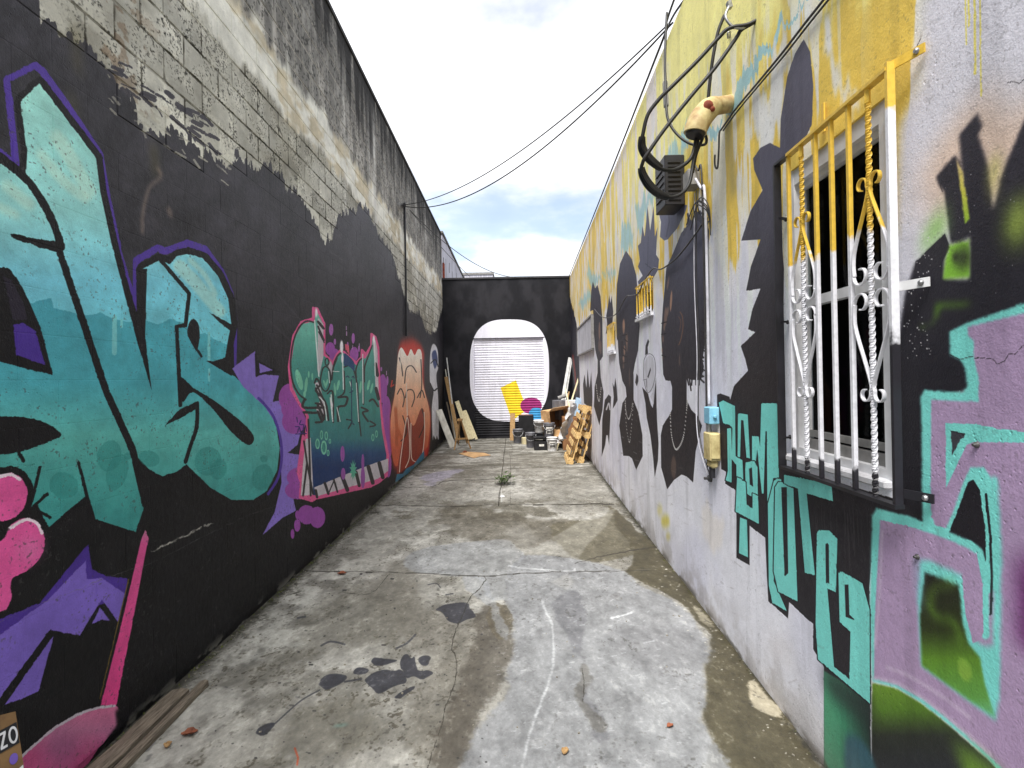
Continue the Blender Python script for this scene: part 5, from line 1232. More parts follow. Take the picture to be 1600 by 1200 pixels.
# ------------------------------------------------------------------ service head, boxes and cables on the painted building
def cable(name, mat, r, pp, label, cat='cable', group=None, n=7, parent=None, sm=8):
    return MB().tube(spline([tuple(p) for p in pp], sm), r, n).build(name, mat, parent, label, cat, group)
# gooseneck service head: pipe from the wall, rusty hood
vh = empty('cable_hood', rw(3.3, 3.3, 0), 'rust stained cream cable hood on a stub pipe high on the yellow wall', 'cable hood')
p0, p1 = on_right(1142, 162), at_depth(1118, 166, 3.27)
MB().tube([p0 - (p1 - p0) * .1, p1], .052, 16).build('stub_pipe', M_CREAM, vh)
hood = [at_depth(1124, 163, 3.27), at_depth(1116, 166, 3.26), at_depth(1106, 172, 3.24), at_depth(1096, 184, 3.23), at_depth(1088, 200, 3.22), at_depth(1086, 208, 3.22)]
MB().tube(spline([tuple(p) for p in hood], 5), [.042 + .026 * math.sin(min(1, i / 14) * 1.7) for i in range(26)], 16).build('hood', M_CREAM, vh)
MB().tube([at_depth(1087, 205, 3.22), at_depth(1085, 213, 3.22)], [.064, .052], 16).build('cable_mouth', M_BLACKM, vh)
for (x, y, r_) in ((1107, 164, .030), (1113, 170, .018), (1097, 186, .022)):
    q = at_depth(x, y, 3.17); MB().lathe(q, [(.0, .012), (r_ * .6, .010), (r_, .0)], 10, Matrix(((1, 0, 0), (0, 0, -1), (0, 1, 0))), cap=False).build('rust_patch', M_TEALCOAT, vh)
# thick drip-loop cables, 0.5 m out from the wall
D = 3.25
def dp(s, d0=D, d1=None):
    q = [tuple(map(float, t.split(','))) for t in s.split()]; n = len(q) - 1
    return [at_depth(x, y, d0 + ((d1 if d1 is not None else d0) - d0) * i / max(n, 1)) for i, (x, y) in enumerate(q)]
grp = 'thick black service cables looping from the cream hood'
cable('service_cable', M_CABLE, .011, dp('1214,-4 1195,22 1170,38 1140,44 1122,60 1090,95 1050,135 1030,155 1012,180 1004,212 1002,225 1010,243 1030,262 1046,266 1062,262 1080,246 1088,215', 2.9, 3.25), 'outer thick black cable whose loop swings widest before the black louvred box', group=grp)
cable('service_cable', M_CABLE, .011, dp('1220,-6 1200,20 1176,36 1158,47 1150,60 1118,105 1080,150 1040,200 1012,240 1004,255 1003,268 1015,290 1035,305 1052,308 1068,300 1078,284 1084,250 1092,212', 2.9, 3.27), 'lower thick black cable whose loop hangs lowest across the black louvred box', group=grp)
cable('service_cable', M_CABLE, .010, dp('1132,24 1122,50 1114,90 1110,120 1107,150 1104,190 1098,215 1088,240 1082,270', 3.2, 3.3), 'black cable dropping straight past the cream hood', group=grp)
# wrapped splices on the loops
for i, s_ in enumerate(('1003,214 1003,230 1010,243 1022,255 1033,263', '1002,262 1005,274 1015,290 1030,303 1043,308')):
    MB().tube(spline([tuple(p) for p in dp(s_, 3.14, 3.18)], 5), [.020 + .007 * math.sin(math.pi * k / 20) for k in range(21)], 9).build('taped_splice', M_CABLE, None, ('wrapped black splice on the outer cable loop', 'wrapped black splice on the lower cable loop')[i], 'splice', 'wrapped splices on the cable loops')
cable('messenger_cable', M_CABLE, .009, dp('1042,20 1040,60 1039,100 1040,128 1041,165 1045,190 1060,212 1080,225 1100,226 1104,218 1100,205', 3.9, 3.3), 'black cable running through the grey clamp down to the cream hood')
MB().bar(at_depth(1039, 128, 3.75), at_depth(1041, 167, 3.72), .035, .03, up=(1, 0, 0), bev=.005).build('cable_clamp', M_GREYBOX, None, 'grey rectangular clamp on the hanging cable', 'clamp')
# hook and dead-end grip holding the cables
gp = empty('cable_grip', dp('1135,25', 2.98)[0], 'bare metal wire grip holding the thick cables to the wall', 'cable grip')
MB().tube(spline([tuple(p) for p in dp('1142,-6 1140,8 1134,22 1136,32 1146,42 1160,44 1172,38', 2.98, 2.95)], 6), .008, 7).build('wire_loop', M_STEEL, gp)
MB().bar(dp('1138,3', 2.98)[0], dp('1141,13', 2.98)[0], .03, .02).build('clevis', M_STEEL, gp)
MB().tube(spline([tuple(p) for p in [on_right(1140, 58, .0), on_right(1141, 50, .03), on_right(1137, 52, .05), on_right(1138, 60, .04)]], 5), .006, 6).build('screw_eye', M_STEEL, None, 'small rusty screw eye in the yellow wall below the wire grip', 'hook')
# thin cable run along the wall ending in a hook
cable('wall_wire', M_WIRE, .006, [on_right(*p, .02) for p in ((1330, -60), (1288, -2), (1255, 40), (1222, 83), (1190, 122), (1150, 170), (1128, 201))] + [on_right(1124, 208, .03), on_right(1123, 235, .04), on_right(1121, 262, .05), on_right(1117, 258, .06), on_right(1117, 242, .06)], 'thin dark wire pinned diagonally across the yellow wall and ending in a hook')
cable('wall_wire', M_WIRE, .005, [on_right(*p, .012) for p in ((1345, -60), (1296, -2), (1262, 40), (1226, 86), (1192, 126), (1152, 174), (1130, 204))], 'second thin wire pinned alongside the hooked wire')
# black louvred box on the wall
bx = empty('louvred_box', rw(4.4, 3.1, 0), 'black louvred metal box on the wall behind the cable loops', 'box')
MB().box(rw(4.42, 3.31, .085), (.16, .28, .40), bev=.006).build('body', M_BLACKM, bx)
for i in range(9):
    MB().box(rw(4.278, 3.15 + i * .037, .085), (.10, .012, .012), Matrix.Rotation(.5, 3, 'X')).build('louvre', M_BLACKM, bx)
for i in range(5): MB().box(rw(4.42, 3.19 + i * .055, .168), (.012, .2, .012)).build('louvre', M_BLACKM, bx)
jb = empty('junction_box', rw(3.97, 3.15, 0), 'small grey junction box beside the black louvred box', 'box')
MB().box(rw(3.97, 3.19, .045), (.09, .12, .13), bev=.006).build('body', M_GREYBOX, jb); MB().box(rw(3.905, 3.19, .045), (.08, .012, .11), bev=.003).build('cover', M_GREYBOX, jb)
# conduits down the wall
cg = 'thin conduits running down the wall beside the portrait'
for i, (y, m_, zt, zb, lab) in enumerate(((3.74, M_PIPEW, 3.0, 1.55, 'whitewashed conduit running down to the blue box'), (3.80, M_WIRE, 3.15, 1.1, 'dark conduit hugging the whitewashed one'))):
    pp = [rw(y + .12, zt + .16, .05), rw(y + .06, zt + .07, .03), rw(y, zt, .025), rw(y, (zt + zb) / 2, .022), rw(y, zb, .025)]
    cable('conduit', m_, .010 - .003 * i, pp, lab, 'conduit', cg)
for i, (dx, lab) in enumerate(((.0, 'loose grey wire hanging down the wall past the boxes'), (.05, 'slack pale wire swinging below the tan box'))):
    pp = [rw(3.93 + dx, 3.1, .02), rw(3.98 + dx, 2.5, .02), rw(3.95 + dx, 1.9, .02), rw(3.98 + dx, 1.5, .025), rw(3.92 + dx, 1.25, .03), rw(3.74 + dx, 1.05, .03)]
    cable('loose_wire', M_WIRE if i == 0 else M_PIPEW, .004, pp, lab, 'wire')
for i in range(7):
    q = [rw(3.9 + random.Random(i).uniform(-.1, .25), 2.86 + .05 * math.sin(i), .02 + .01 * i), rw(3.75 + .04 * i, 2.98, .06), rw(3.62 + .02 * i, 2.88, .04), rw(3.66, 2.70 + .03 * i, .02)]
    if i < 4: cable('tangled_wire', M_WIRE, .004, q, ('highest loop of the wires tangled above the curly haired portrait', 'second loop of the wires tangled above the curly haired portrait', 'third loop of the wires tangled above the curly haired portrait', 'lowest loop of the wires tangled above the curly haired portrait')[3 - i], 'wire', 'tangled wires above the portrait')
bb = empty('switch_box', rw(3.66, 1.42, 0), 'pale blue metal switch box above the tan box', 'box')
MB().box(rw(3.66, 1.475, .036), (.068, .11, .115), bev=.006).build('body', M_BLUE, bb); MB().lathe(rw(3.61, 1.47, .036), [(.012, 0), (.012, .02), (.008, .024)], 8, Matrix(((1, 0, 0), (0, 0, -1), (0, 1, 0)))).build('switch_knob', M_BLUE, bb)
MB().tube([rw(3.68, 1.36, .05), rw(3.68, 1.42, .05)], .018, 10).build('nipple', M_STEEL, bb)
tb = empty('meter_box', rw(3.66, 1.12, 0), 'tan metal meter box with a rounded foot below the blue switch box', 'box')
MB().box(rw(3.66, 1.265, .038), (.072, .13, .19), bev=.008).build('body', M_TAN, tb); MB().box(rw(3.59, 1.27, .038), (.058, .014, .165), bev=.004).build('cover', M_TAN, tb)
MB().box(rw(3.66, 1.145, .036), (.05, .09, .05), bev=.012).build('foot', M_TAN, tb); MB().tube([rw(3.66, 1.12, .04), rw(3.66, 1.05, .04)], .02, 10).build('nipple', M_BLACKM, tb)
MB().lathe(rw(3.80, 1.02, .0), [(.028, 0), (.024, .02), (.010, .03), (.010, .05)], 10, Matrix(((0, 0, -1), (0, 1, 0), (1, 0, 0)))).build('wall_spigot', M_WIRE, None, 'small dark spigot sticking out of the wall below the tan box', 'spigot')
for i, (x, y, lab) in enumerate(((1434, 870, 'rusty sawn-off anchor bolt in the lower mauve letter'), (1527, 695, 'rusty sawn-off anchor bolt in the upper mauve letter'))):
    q = on_right(x, y); MB().lathe(q, [(.010, -.004), (.009, .005), (.005, .007), (.004, .014)], 8, Matrix(((0, 0, -1), (0, 1, 0), (1, 0, 0)))).build('anchor_bolt', M_WIRE, None, lab, 'bolt', 'sawn-off bolts in the mauve letters')
# slack wire across the portraits
cable('slack_wire', M_WIRE, .007, [on_right(880 + x / 4.286, 300 + y / 4.286, .03) for x, y in ((930, 215), (900, 262), (820, 370), (760, 440), (700, 490), (650, 518), (600, 515), (540, 600), (500, 680), (450, 695), (420, 705), (360, 810), (300, 842), (250, 830), (210, 785))], 'slack dark wire drooping across the painted portraits')
# wires over the alley
br = on_left(632, 320, .06); r_end = at_depth(1046, 36, 4.75)
MB().tube([on_left(632, 317, .03), on_left(634, 420, .03), on_left(635, 525, .03)], .020, 8).build('wall_conduit', M_BLACKM, None, 'dark vertical conduit pipe fixed to the block wall', 'conduit')
MB().bar(on_left(632, 321, .0), on_left(632, 321, .14), .05, .05).build('wire_bracket', M_BLACKM, None, 'dark bracket at the top of the conduit on the block wall', 'bracket')
def sag(a, b, s, n=14): return [a.lerp(b, i / n) - Vector((0, 0, s * 4 * (i / n) * (1 - i / n))) for i in range(n + 1)]
cable('overhead_wire', M_CABLE, .007, sag(br, r_end, .34), 'upper of the two long wires crossing the sky over the alley', 'wire', 'wires crossing over the alley', sm=3)
cable('overhead_wire', M_CABLE, .008, sag(br - Vector((0, 0, .03)), r_end - Vector((0, .1, .06)), .50), 'lower of the two long wires crossing the sky over the alley', 'wire', 'wires crossing over the alley', sm=3)
for i, (q, lab) in enumerate((('1040,40 1046,20 1056,-8', 'black wire fanning up from the roof edge, steepest of the bundle'), ('1046,36 1056,18 1075,-8', 'black wire fanning up from the roof edge, flattest of the bundle'))):
    cable('roof_wire', M_CABLE, .009, dp(q, 4.7, 4.2), lab, 'wire', 'wires fanning up from the roof edge')
cable('roof_edge_wire', M_CABLE, .010, [at_depth(1046, 36, 4.76), rw(4.9, 4.72, .03), rw(7.6, 4.70, .03), rw(11, 4.69, .03), rw(15.7, 4.70, .03)], 'black wire lying along the roof edge of the painted building', 'wire')
for i, (p, q, s_, lab) in enumerate((((640, 328), (832, 432), .9, 'thin wire sagging from the block wall over the black end wall'), ((642, 330), (734, 432), .12, 'short wire dropping from the block wall behind the end wall'))):
    cable('thin_wire', M_WIRE, .008, sag(on_left(*p, .06), at_depth(*q, 15.7 if i == 0 else 17.5), s_ * .5), lab, 'wire', sm=3)

# ------------------------------------------------------------------ clutter by the end wall
def frame_of(e2, e1):
    e1 = Vector(e1).normalized(); e2 = Vector(e2).normalized(); n = e1.cross(e2).normalized(); e2 = n.cross(e1).normalized()
    return Matrix((e1, e2, n)).transposed()
def pallet(origin, lean, yaw, L, label, mat):
    """stands on edge: e1 along the alley, e2 up the lean, n out of the deck"""
    e1 = Vector((math.sin(yaw), math.cos(yaw), 0)); side = Vector((math.cos(yaw), -math.sin(yaw), 0))
    e2 = Vector((0, 0, 1)) * math.cos(lean) + side * math.sin(lean); Mx = frame_of(e2, e1); o = Vector(origin)
    t = empty('wooden_pallet', origin, label, 'pallet', 'pallets leaning on the painted wall')
    W = 1.0; rp = random.Random(int(origin[0] * 100)); P = lambda u, v, n: o + Mx @ Vector((u, v, n))
    for side_n, cnt in ((.0, 7), (.115, 5)):
        for i in range(cnt):
            v = .05 + (L - .10) * i / (cnt - 1)
            MB().box(P(W / 2 + rp.uniform(-.01, .01), v + rp.uniform(-.008, .008), side_n), (W, .095, .018), Mx @ Matrix.Rotation(rp.uniform(-.012, .012), 3, 'Z')).build('deck_board', mat, t)
    for u in (.05, W / 2, W - .05):
        for v in (.075, L / 2, L - .075): MB().box(P(u, v, .0575), (.09, .13, .092), Mx).build('block', mat, t)
        MB().box(P(u, L / 2, .0955 + .0002 * u), (.085, L - .002, .0165), Mx).build('stringer', mat, t)
    return t
wy = 10.85
pallet((1.30, wy + .1, .012), .27, .0, 1.18, 'rear wooden pallet standing against the painted wall', M_WOOD)
pallet((1.07, wy, .012), .30, .04, 1.22, 'front wooden pallet leaning on the other pallet, its slats facing the alley', M_WOOD)
# white sheet draped behind the pallets
rs_ = random.Random(14); vs, fs = [], []; nu, nv = 12, 14
base_a, base_b = Vector((.98, 11.95, .30)), Vector((1.18, 12.5, .35))
for j in range(nv + 1):
    for i in range(nu + 1):
        p = base_a.lerp(base_b, i / nu) + Vector((.30 * j / nv, 0, .80 * j / nv)) + Vector((rs_.uniform(-.03, .03) + .05 * math.sin(i * 1.3 + j * .7), rs_.uniform(-.03, .03), rs_.uniform(-.02, .02))); vs.append(p)
for j in range(nv):
    for i in range(nu): fs.append((j * (nu + 1) + i, j * (nu + 1) + i + 1, (j + 1) * (nu + 1) + i + 1, (j + 1) * (nu + 1) + i))
vs2 = [v + Vector((.012, .02, -.006)) for v in vs]; k_ = len(vs); mb = MB().add(vs + vs2, fs + [tuple(reversed([i + k_ for i in f])) for f in fs], True)
mb.build('plastic_sheet', M_BAG, None, 'crumpled white plastic sheet bunched behind the pallets', 'plastic sheet', fix=False)
# buckets
def bucket(px, py, h, r, mat, label, z=0.0, lid=None, lab=False, d=None, group=None):
    c = on_floor(px, py) if d is None else at_depth(px, py, d)
    if d is not None: c.z = z
    t = empty('bucket', c, label, 'bucket', group)
    MB().lathe(c, [(r * .86, .002), (r * .88, .01), (r * .97, h * .82), (r * 1.05, h * .82), (r * 1.05, h * .86), (r * 1.0, h * .87), (r * 1.0, h * .93), (r * 1.07, h * .94), (r * 1.07, h), (r * .97, h), (r * .95, h * .9), (r * .82, .02)], 28).build('body', mat, t)
    if lid: MB().lathe(c + Vector((0, 0, h)), [(r * 1.09, -.02), (r * 1.1, .004), (r * 1.04, .016), (r * .2, .012), (r * .02, .012)], 28).build('lid', lid, t)
    hd = [c + Vector((math.cos(a) * r * 1.07, -r * .25 - math.sin(a) * r * .75, h * .86 - math.sin(a) * h * .40)) for a in [math.pi * i / 10 for i in range(11)]]
    MB().tube(hd, .005, 6).build('handle', M_STEEL, t)
    if lab:
        vs = []; n = 10
        for i in range(n + 1):
            a = -math.pi / 2 - .62 + 1.24 * i / n
            for zz in (.25, .72): rr = r * (.88 + .09 * (zz / .82)) + .006; vs.append(c + Vector((math.cos(a) * rr, math.sin(a) * rr, h * zz)))
        MB().add(vs, [(2 * i, 2 * i + 2, 2 * i + 3, 2 * i + 1) for i in range(n)], True).build('label_sheet', M_LABEL, t, fix=False)
        for zz in (.34, .42, .58): MB().box(c + Vector((0, -r * (.88 + .09 * zz / .82) - .008, h * zz)), (.13, .004, .015)).build('print_bar', M_BLACKP, t)
    return t
bg = 'buckets grouped by the end wall'
bucket(809.5, 692, .38, .135, M_GREYP, 'grey bucket standing alone beside the orange brown plank', group=bg, lid=None)
bucket(829.5, 699, .38, .125, M_GREYP, 'grey bucket on the ground carrying a pale tub', group=bg)
b2 = on_floor(829.5, 699)
bucket(829.5, 0, .30, .135, M_PALEP, 'pale tub with a white lid stacked on the grey bucket', z=.381, d=b2.y, lid=M_WHITEP, group=bg)
bucket(863, 704.5, .33, .125, M_WHITEP, 'white paint bucket standing next to the pallets', group=bg, lab=True)
cr_ = on_floor(844.5, 703.5)
t = empty('plastic_crate', cr_, 'black plastic crate carrying a labelled grey bucket', 'crate')
for dx in (-1, 1): MB().box(cr_ + Vector((dx * .145, .14, .15)), (.015, .28, .30), bev=.003).build('side', M_BLACKP, t)
for dy in (.005, .275): MB().box(cr_ + Vector((0, dy, .115)), (.276, .012, .21)).build('side', M_BLACKP, t); MB().box(cr_ + Vector((0, dy, .282)), (.276, .012, .035)).build('rim', M_BLACKP, t)
MB().box(cr_ + Vector((0, .14, .01)), (.276, .256, .02)).build('base', M_BLACKP, t); MB().box(cr_ + Vector((0, .14, .306)), (.32, .31, .014)).build('lid', M_BLACKP, t)
MB().box(cr_ + Vector((.03, -.004, .12)), (.12, .004, .05)).build('label_sheet', M_LABEL, t)
bucket(844.5, 0, .34, .135, M_GREYP, 'labelled grey bucket standing on the black crate', z=.314, d=cr_.y + .14, lab=True, group=bg)
# small wooden block between the buckets
q = on_floor(819.5, 694); MB().box(q + Vector((0, 0, .09)), (.11, .16, .18), Matrix.Rotation(.3, 3, 'Z'), bev=.006).build('timber_offcut', M_WOODP, None, 'short pale timber offcut between the grey buckets', 'timber')
# cardboard box on a stack
cb = at_depth(868, 690, 13.6); cb.z = 0
def stack_box(c, size, rz, mat, name, label, cat): return MB().box(c, size, Matrix.Rotation(rz, 3, 'Z'), bev=.008).build(name, mat, None, label, cat)
stack_box((1.12, 13.75, .20), (.62, .62, .40), .15, M_BLACKP, 'storage_bin', 'dark storage bin underneath the open cardboard box', 'bin')
t = empty('cardboard_box', (1.04, 13.55, .40), 'open cardboard box lying on its side on a dark bin', 'box')
rot = Matrix.Rotation(.45, 3, 'Z') @ Matrix.Rotation(-.10, 3, 'Y'); c0 = Vector((1.06, 13.6, .70))
def cbx(name, off, size, extra=None, mat=M_CARD): return MB().box(c0 + rot @ Vector(off), size, rot @ (extra if extra is not None else Matrix.Identity(3))).build(name, mat, t)
cbx('panel', (0, 0, -.25), (.52, .44, .008)); cbx('panel', (0, 0, .25), (.52, .44, .008)); cbx('panel', (-.258, 0, 0), (.008, .44, .49)); cbx('panel', (.258, 0, 0), (.008, .44, .49)); cbx('panel', (0, .222, 0), (.51, .008, .49), None, M_CARDI)
M_FLAP = stuffmat('pale_cardboard', (226, 196, 158), (196, 160, 118), 6, .85)
cbx('flap', (0, -.31, .30), (.52, .20, .006), Matrix.Rotation(-.45, 3, 'X'), M_FLAP); cbx('flap', (.33, -.28, 0), (.006, .20, .48), Matrix.Rotation(.75, 3, 'Z'), M_FLAP); cbx('flap', (-.05, -.28, -.31), (.46, .18, .006), Matrix.Rotation(.9, 3, 'X'))
def lean_board(name, a, b, w, th, mat, label, cat, group=None, face=(0, -1, 0)):
    return MB().bar(a, b, w, th, up=face).build(name, mat, None, label, cat, group)
gR = 'long strips leaning in the far right corner'
lean_board('metal_channel', at_depth(873, 640, 14.6) + Vector((-.10, 0, -.78)), at_depth(890, 559, 15.72), .075, .03, M_ALU, 'wide pale metal channel leaning in the corner above the cardboard box', 'channel', gR)
lean_board('metal_channel', at_depth(878, 640, 14.7) + Vector((-.10, 0, -.78)), at_depth(893, 561, 15.74), .05, .03, M_ALU, 'narrow pale metal channel leaning beside the wide one', 'channel', gR)
lean_board('wooden_batten', at_depth(884, 650, 12.9) + Vector((-.25, 0, -.83)), at_depth(906, 584, 13.9), .035, .025, M_WOODP, 'thin pale batten leaning across the pile towards the shutter', 'batten', gR)
lean_board('wooden_batten', at_depth(878, 660, 13.2) + Vector((-.1, 0, -.55)), at_depth(889, 612, 13.8), .03, .02, M_WOODB, 'short brown batten poking out of the pile', 'batten', gR)
lean_board('wooden_batten', at_depth(893, 650, 13.0), at_depth(883, 606, 13.6), .03, .02, M_WOODP, 'short pale batten crossing the thin long one', 'batten', gR)
# grey rolled sheet and scrap on top of the pile
MB().tube([at_depth(872, 622, 14.0), at_depth(888, 617, 14.0)], .05, 12).build('rolled_sheet', M_GREYBOX, None, 'grey rolled sheet lying on top of the pile', 'roll')
stack_box(at_depth(882, 640, 13.9), (.5, .4, .50), .4, M_GREYP, 'equipment_case', 'grey equipment case behind the cardboard box', 'case')
stack_box((1.40, 13.4, .40), (.36, .9, .80), -.05, M_CARDI, 'carton', 'brown carton wedged between the pallets and the corner', 'carton')
stack_box(at_depth(897, 632, 13.4), (.26, .4, .22), .5, M_BAG, 'paper_bundle', 'pale paper bundle on top of the brown carton', 'bundle')
lean_board('blue_panel', at_depth(899, 650, 13.0), at_depth(905, 622, 13.2), .16, .02, stuffmat('faded_blue_panel', (150, 172, 190), (110, 130, 150), 8, .7), 'small blue panel leaning on the brown carton', 'panel')
MB().bar(on_floor(800.5, 688.5), at_depth(801, 646, 15.6), .14, .03, up=(0, -1, 0)).build('leaning_plank', M_WOODB, None, 'orange brown plank leaning upright behind the lone grey bucket', 'plank')
MB().bar(at_depth(812, 650, 15.3), at_depth(832, 651, 15.2), .10, .03, up=(0, -1, 0)).build('orange_board', stuffmat('orange_board', (206, 128, 84), (160, 90, 54), 8, .8), None, 'short orange board lying across the top of the tubs', 'board')
MB().box((at_depth(822, 660, 15.35).x, 15.35, .36), (.42, .35, .72), bev=.01).build('dark_cabinet', M_BLACKP, None, 'low dark cabinet behind the tubs under the orange board', 'cabinet')
lean_board('shop_broom', at_depth(858, 684, 13.2) + Vector((0, 0, .0)), at_depth(871, 672, 13.5), .05, .04, M_BLACKP, 'dark scrap length resting on the white paint bucket', 'scrap')
# left corner: boards, sticks, trestle
gL = 'boards and sticks leaning in the far left corner'
wb_ = [on_floor(704, 700), on_floor(711, 697)]
lean_board('white_panel', on_floor(708, 699.5) + Vector((0, 0, .01)), Vector((LEFT_X + .06, 14.1, .98)), .24, .025, M_BOARDW, 'scuffed white panel leaning low against the block wall', 'panel', gL, face=(1, -.6, 0))
lean_board('brown_plank', at_depth(717, 688, 14.9) + Vector((0, 0, 0)), at_depth(697, 589, 15.7), .10, .03, M_WOODB, 'long brown plank leaning in the left corner', 'plank', gL)
lean_board('pale_stick', at_depth(714, 690, 15.0), at_depth(698, 559, 15.78), .03, .02, M_ALU, 'tallest thin pale stick in the left corner', 'stick', gL)
lean_board('pale_stick', at_depth(712, 690, 15.1), at_depth(696, 577, 15.78), .025, .02, M_BOARDW, 'second tallest pale stick in the left corner', 'stick', gL)
lean_board('dark_batten', at_depth(712, 690, 15.15), at_depth(698, 628, 15.78), .04, .02, M_WOODG, 'dark weathered batten low behind the brown plank', 'batten', gL)
lean_board('cream_panel', at_depth(734, 686.5, 15.25), at_depth(714, 627, 15.78), .12, .03, M_WOODP, 'tall narrow cream panel leaning on the black wall', 'panel', gL)
lean_board('cream_panel', at_depth(737, 686.5, 15.32), at_depth(722, 643, 15.72), .22, .03, M_WOODP, 'broad cream panel leaning on the black wall', 'panel', gL)
lean_board('cream_panel', at_depth(745, 686.5, 15.3), at_depth(727, 642, 15.74), .07, .03, M_WOODP, 'slim cream panel leaning farthest from the corner', 'panel', gL)
t = empty('wooden_trestle', on_floor(722, 700), 'small splayed wooden trestle in front of the cream panels', 'trestle')
ap = at_depth(718.5, 656, 13.6)
for (x, y), dy in (((710, 703), 0), ((735.5, 701), 0), ((716, 694), 0), ((730, 693), 0)):
    q = on_floor(x, y); MB().bar(q, Vector((ap.x + (q.x - ap.x) * .08, ap.y + (q.y - ap.y) * .15, ap.z)), .035, .025, up=(0, -1, 0)).build('leg', M_WOODB, t)
for f_ in (.36,):
    l1, l2 = on_floor(710, 703).lerp(ap, f_), on_floor(735.5, 701).lerp(ap, f_); MB().bar(l1 - Vector((.03, .02, 0)), l2 + Vector((.03, -.02, 0)), .04, .02, up=(0, -1, 0)).build('cross_bar', M_WOODB, t)
MB().box(ap + Vector((0, 0, .0)), (.12, .22, .05)).build('top_block', M_WOODB, t)
# flattened cardboard on the slabs
cp = [on_floor(x, y, .004) for x, y in ((717, 709), (741, 716), (748, 713.5), (767, 711.5), (757, 708), (728, 706))]
MB().prism(cp, (0, 0, .008)).build('cardboard_sheet', M_CARD, None, 'flattened piece of cardboard lying on the concrete', 'cardboard')
q = on_floor(723, 707, .012); MB().tube([q, q + Vector((.05, .01, .02)), q + Vector((.10, .02, .01))], [.02, .03, .015], 7).build('paper_scrap', M_DEAD, None, 'crumpled brown scrap on the cardboard sheet', 'scrap')

# ------------------------------------------------------------------ near floor: timbers, painted board, leaf, weed, moss
gT = 'old timbers lying along the foot of the block wall'
for i, (x, w, h, y0, y1, lab) in enumerate(((-1.895, .095, .045, 1.35, 3.02, 'wide weathered grey timber lying along the wall foot'), (-1.815, .045, .035, 1.30, 3.12, 'narrow weathered batten lying beside the wide timber'))):
    n = 16; vs, fs = [], []; rr = random.Random(30 + i)
    for k in range(n + 1):
        y = y0 + (y1 - y0) * k / n; dx, dz = .012 * math.sin(k * .7) * .3 + rr.uniform(-.003, .003), rr.uniform(-.003, .003); e = .012 if k < n else .0
        vs += [(x - w / 2 + dx, y, .003), (x + w / 2 + dx, y + rr.uniform(-.004, .004), .003), (x + w / 2 + dx + rr.uniform(-.003, .003), y, h + dz), (x + w * .1 + dx, y, h + .006 + dz), (x - w / 2 + dx, y, h + rr.uniform(-.004, .003))]
    for k in range(n):
        for j in range(5): fs.append((k * 5 + j, k * 5 + (j + 1) % 5, k * 5 + 5 + (j + 1) % 5, k * 5 + 5 + j))
    fs += [(4, 3, 2, 1, 0), tuple(range(5 * n, 5 * n + 5))]
    MB().add(vs, fs).build('old_timber', M_WOODG, None, lab, 'timber', gT)
# painted board with the end of a word, leaning at the near left
pb = empty('painted_board', (-1.80, 1.95, 0), 'brown painted board with white letters on black leaning near the wall foot', 'board')
tr_, br_ = at_depth(23, 1104, 1.99), at_depth(40, 1215, 1.93)
tl_ = tr_ + Vector((-.12, -.50, .012)); dn = (br_ - tr_).normalized(); br_ = tr_ + dn * .52; bl_ = tl_ + dn * .52
nrm = (tl_ - tr_).cross(br_ - tr_).normalized();  nrm = nrm if nrm.x > 0 else -nrm
jag = [tr_.lerp(tl_, k / 10) + dn * random.Random(k).uniform(0, .02) for k in range(11)]
MB().prism(jag + [bl_, br_], nrm * -.015).build('panel', stuffmat('brown_painted_board', (128, 98, 62), (84, 62, 40), 9, .7), pb)
ux = (tr_ - tl_).normalized(); uy = -dn
def on_board(u, v, o): return tr_ - ux * (u * .55) - uy * (v * .80 - .015) + nrm * o     # u metres in from the right edge, v metres down
MB().prism([on_board(u, v, .0012) for u, v in ((.006, .085), (.20, .085), (.20, .175), (.006, .175))], nrm * .0012).build('lettering_ground', M_BLACKP, pb)
def letter(poly_lists):
    m = MB()
    for pl in poly_lists: m.prism([on_board(u, v, .003) for u, v in pl], nrm * .0015)
    return m.build('letter', M_WHITE, pb)
ring = lambda cu, cv_, ru, rv: [(cu + ru * math.cos(a), cv_ + rv * math.sin(a)) for a in [2 * math.pi * i / 20 for i in range(20)]]
o1, o2 = ring(.036, .130, .026, .036), ring(.036, .130, .016, .026)
letter([[o1[i], o1[(i + 1) % 20], o2[(i + 1) % 20], o2[i]] for i in range(20)])
letter([[(.112, .096), (.074, .096), (.074, .106), (.112, .106)], [(.112, .154), (.074, .154), (.074, .164), (.112, .164)], [(.074, .106), (.087, .106), (.112, .154), (.099, .154)]])
letter([[(.162, .096), (.124, .096), (.124, .106), (.162, .106)], [(.162, .154), (.124, .154), (.124, .164), (.162, .164)], [(.124, .106), (.137, .106), (.162, .154), (.149, .154)]])
MB().prism([on_board(u, v, .0012) for u, v in ring(.05, .225, .024, .022)], nrm * .001).build('painted_dot', stuffmat('violet_dot', (110, 86, 170), (90, 66, 150), 9, .6), pb)
MB().prism([on_board(u, v, .0012) for u, v in ((.005, .27), (.06, .28), (.16, .33), (.16, .40), (.005, .36))], nrm * .001).build('painted_patch', M_WHITEP, pb)
MB().prism([on_board(u, v, .0012) for u, v in ((.005, .37), (.15, .41), (.15, .45), (.005, .43))], nrm * .001).build('painted_patch', stuffmat('teal_patch', (96, 150, 138), (70, 120, 112), 9, .6), pb)
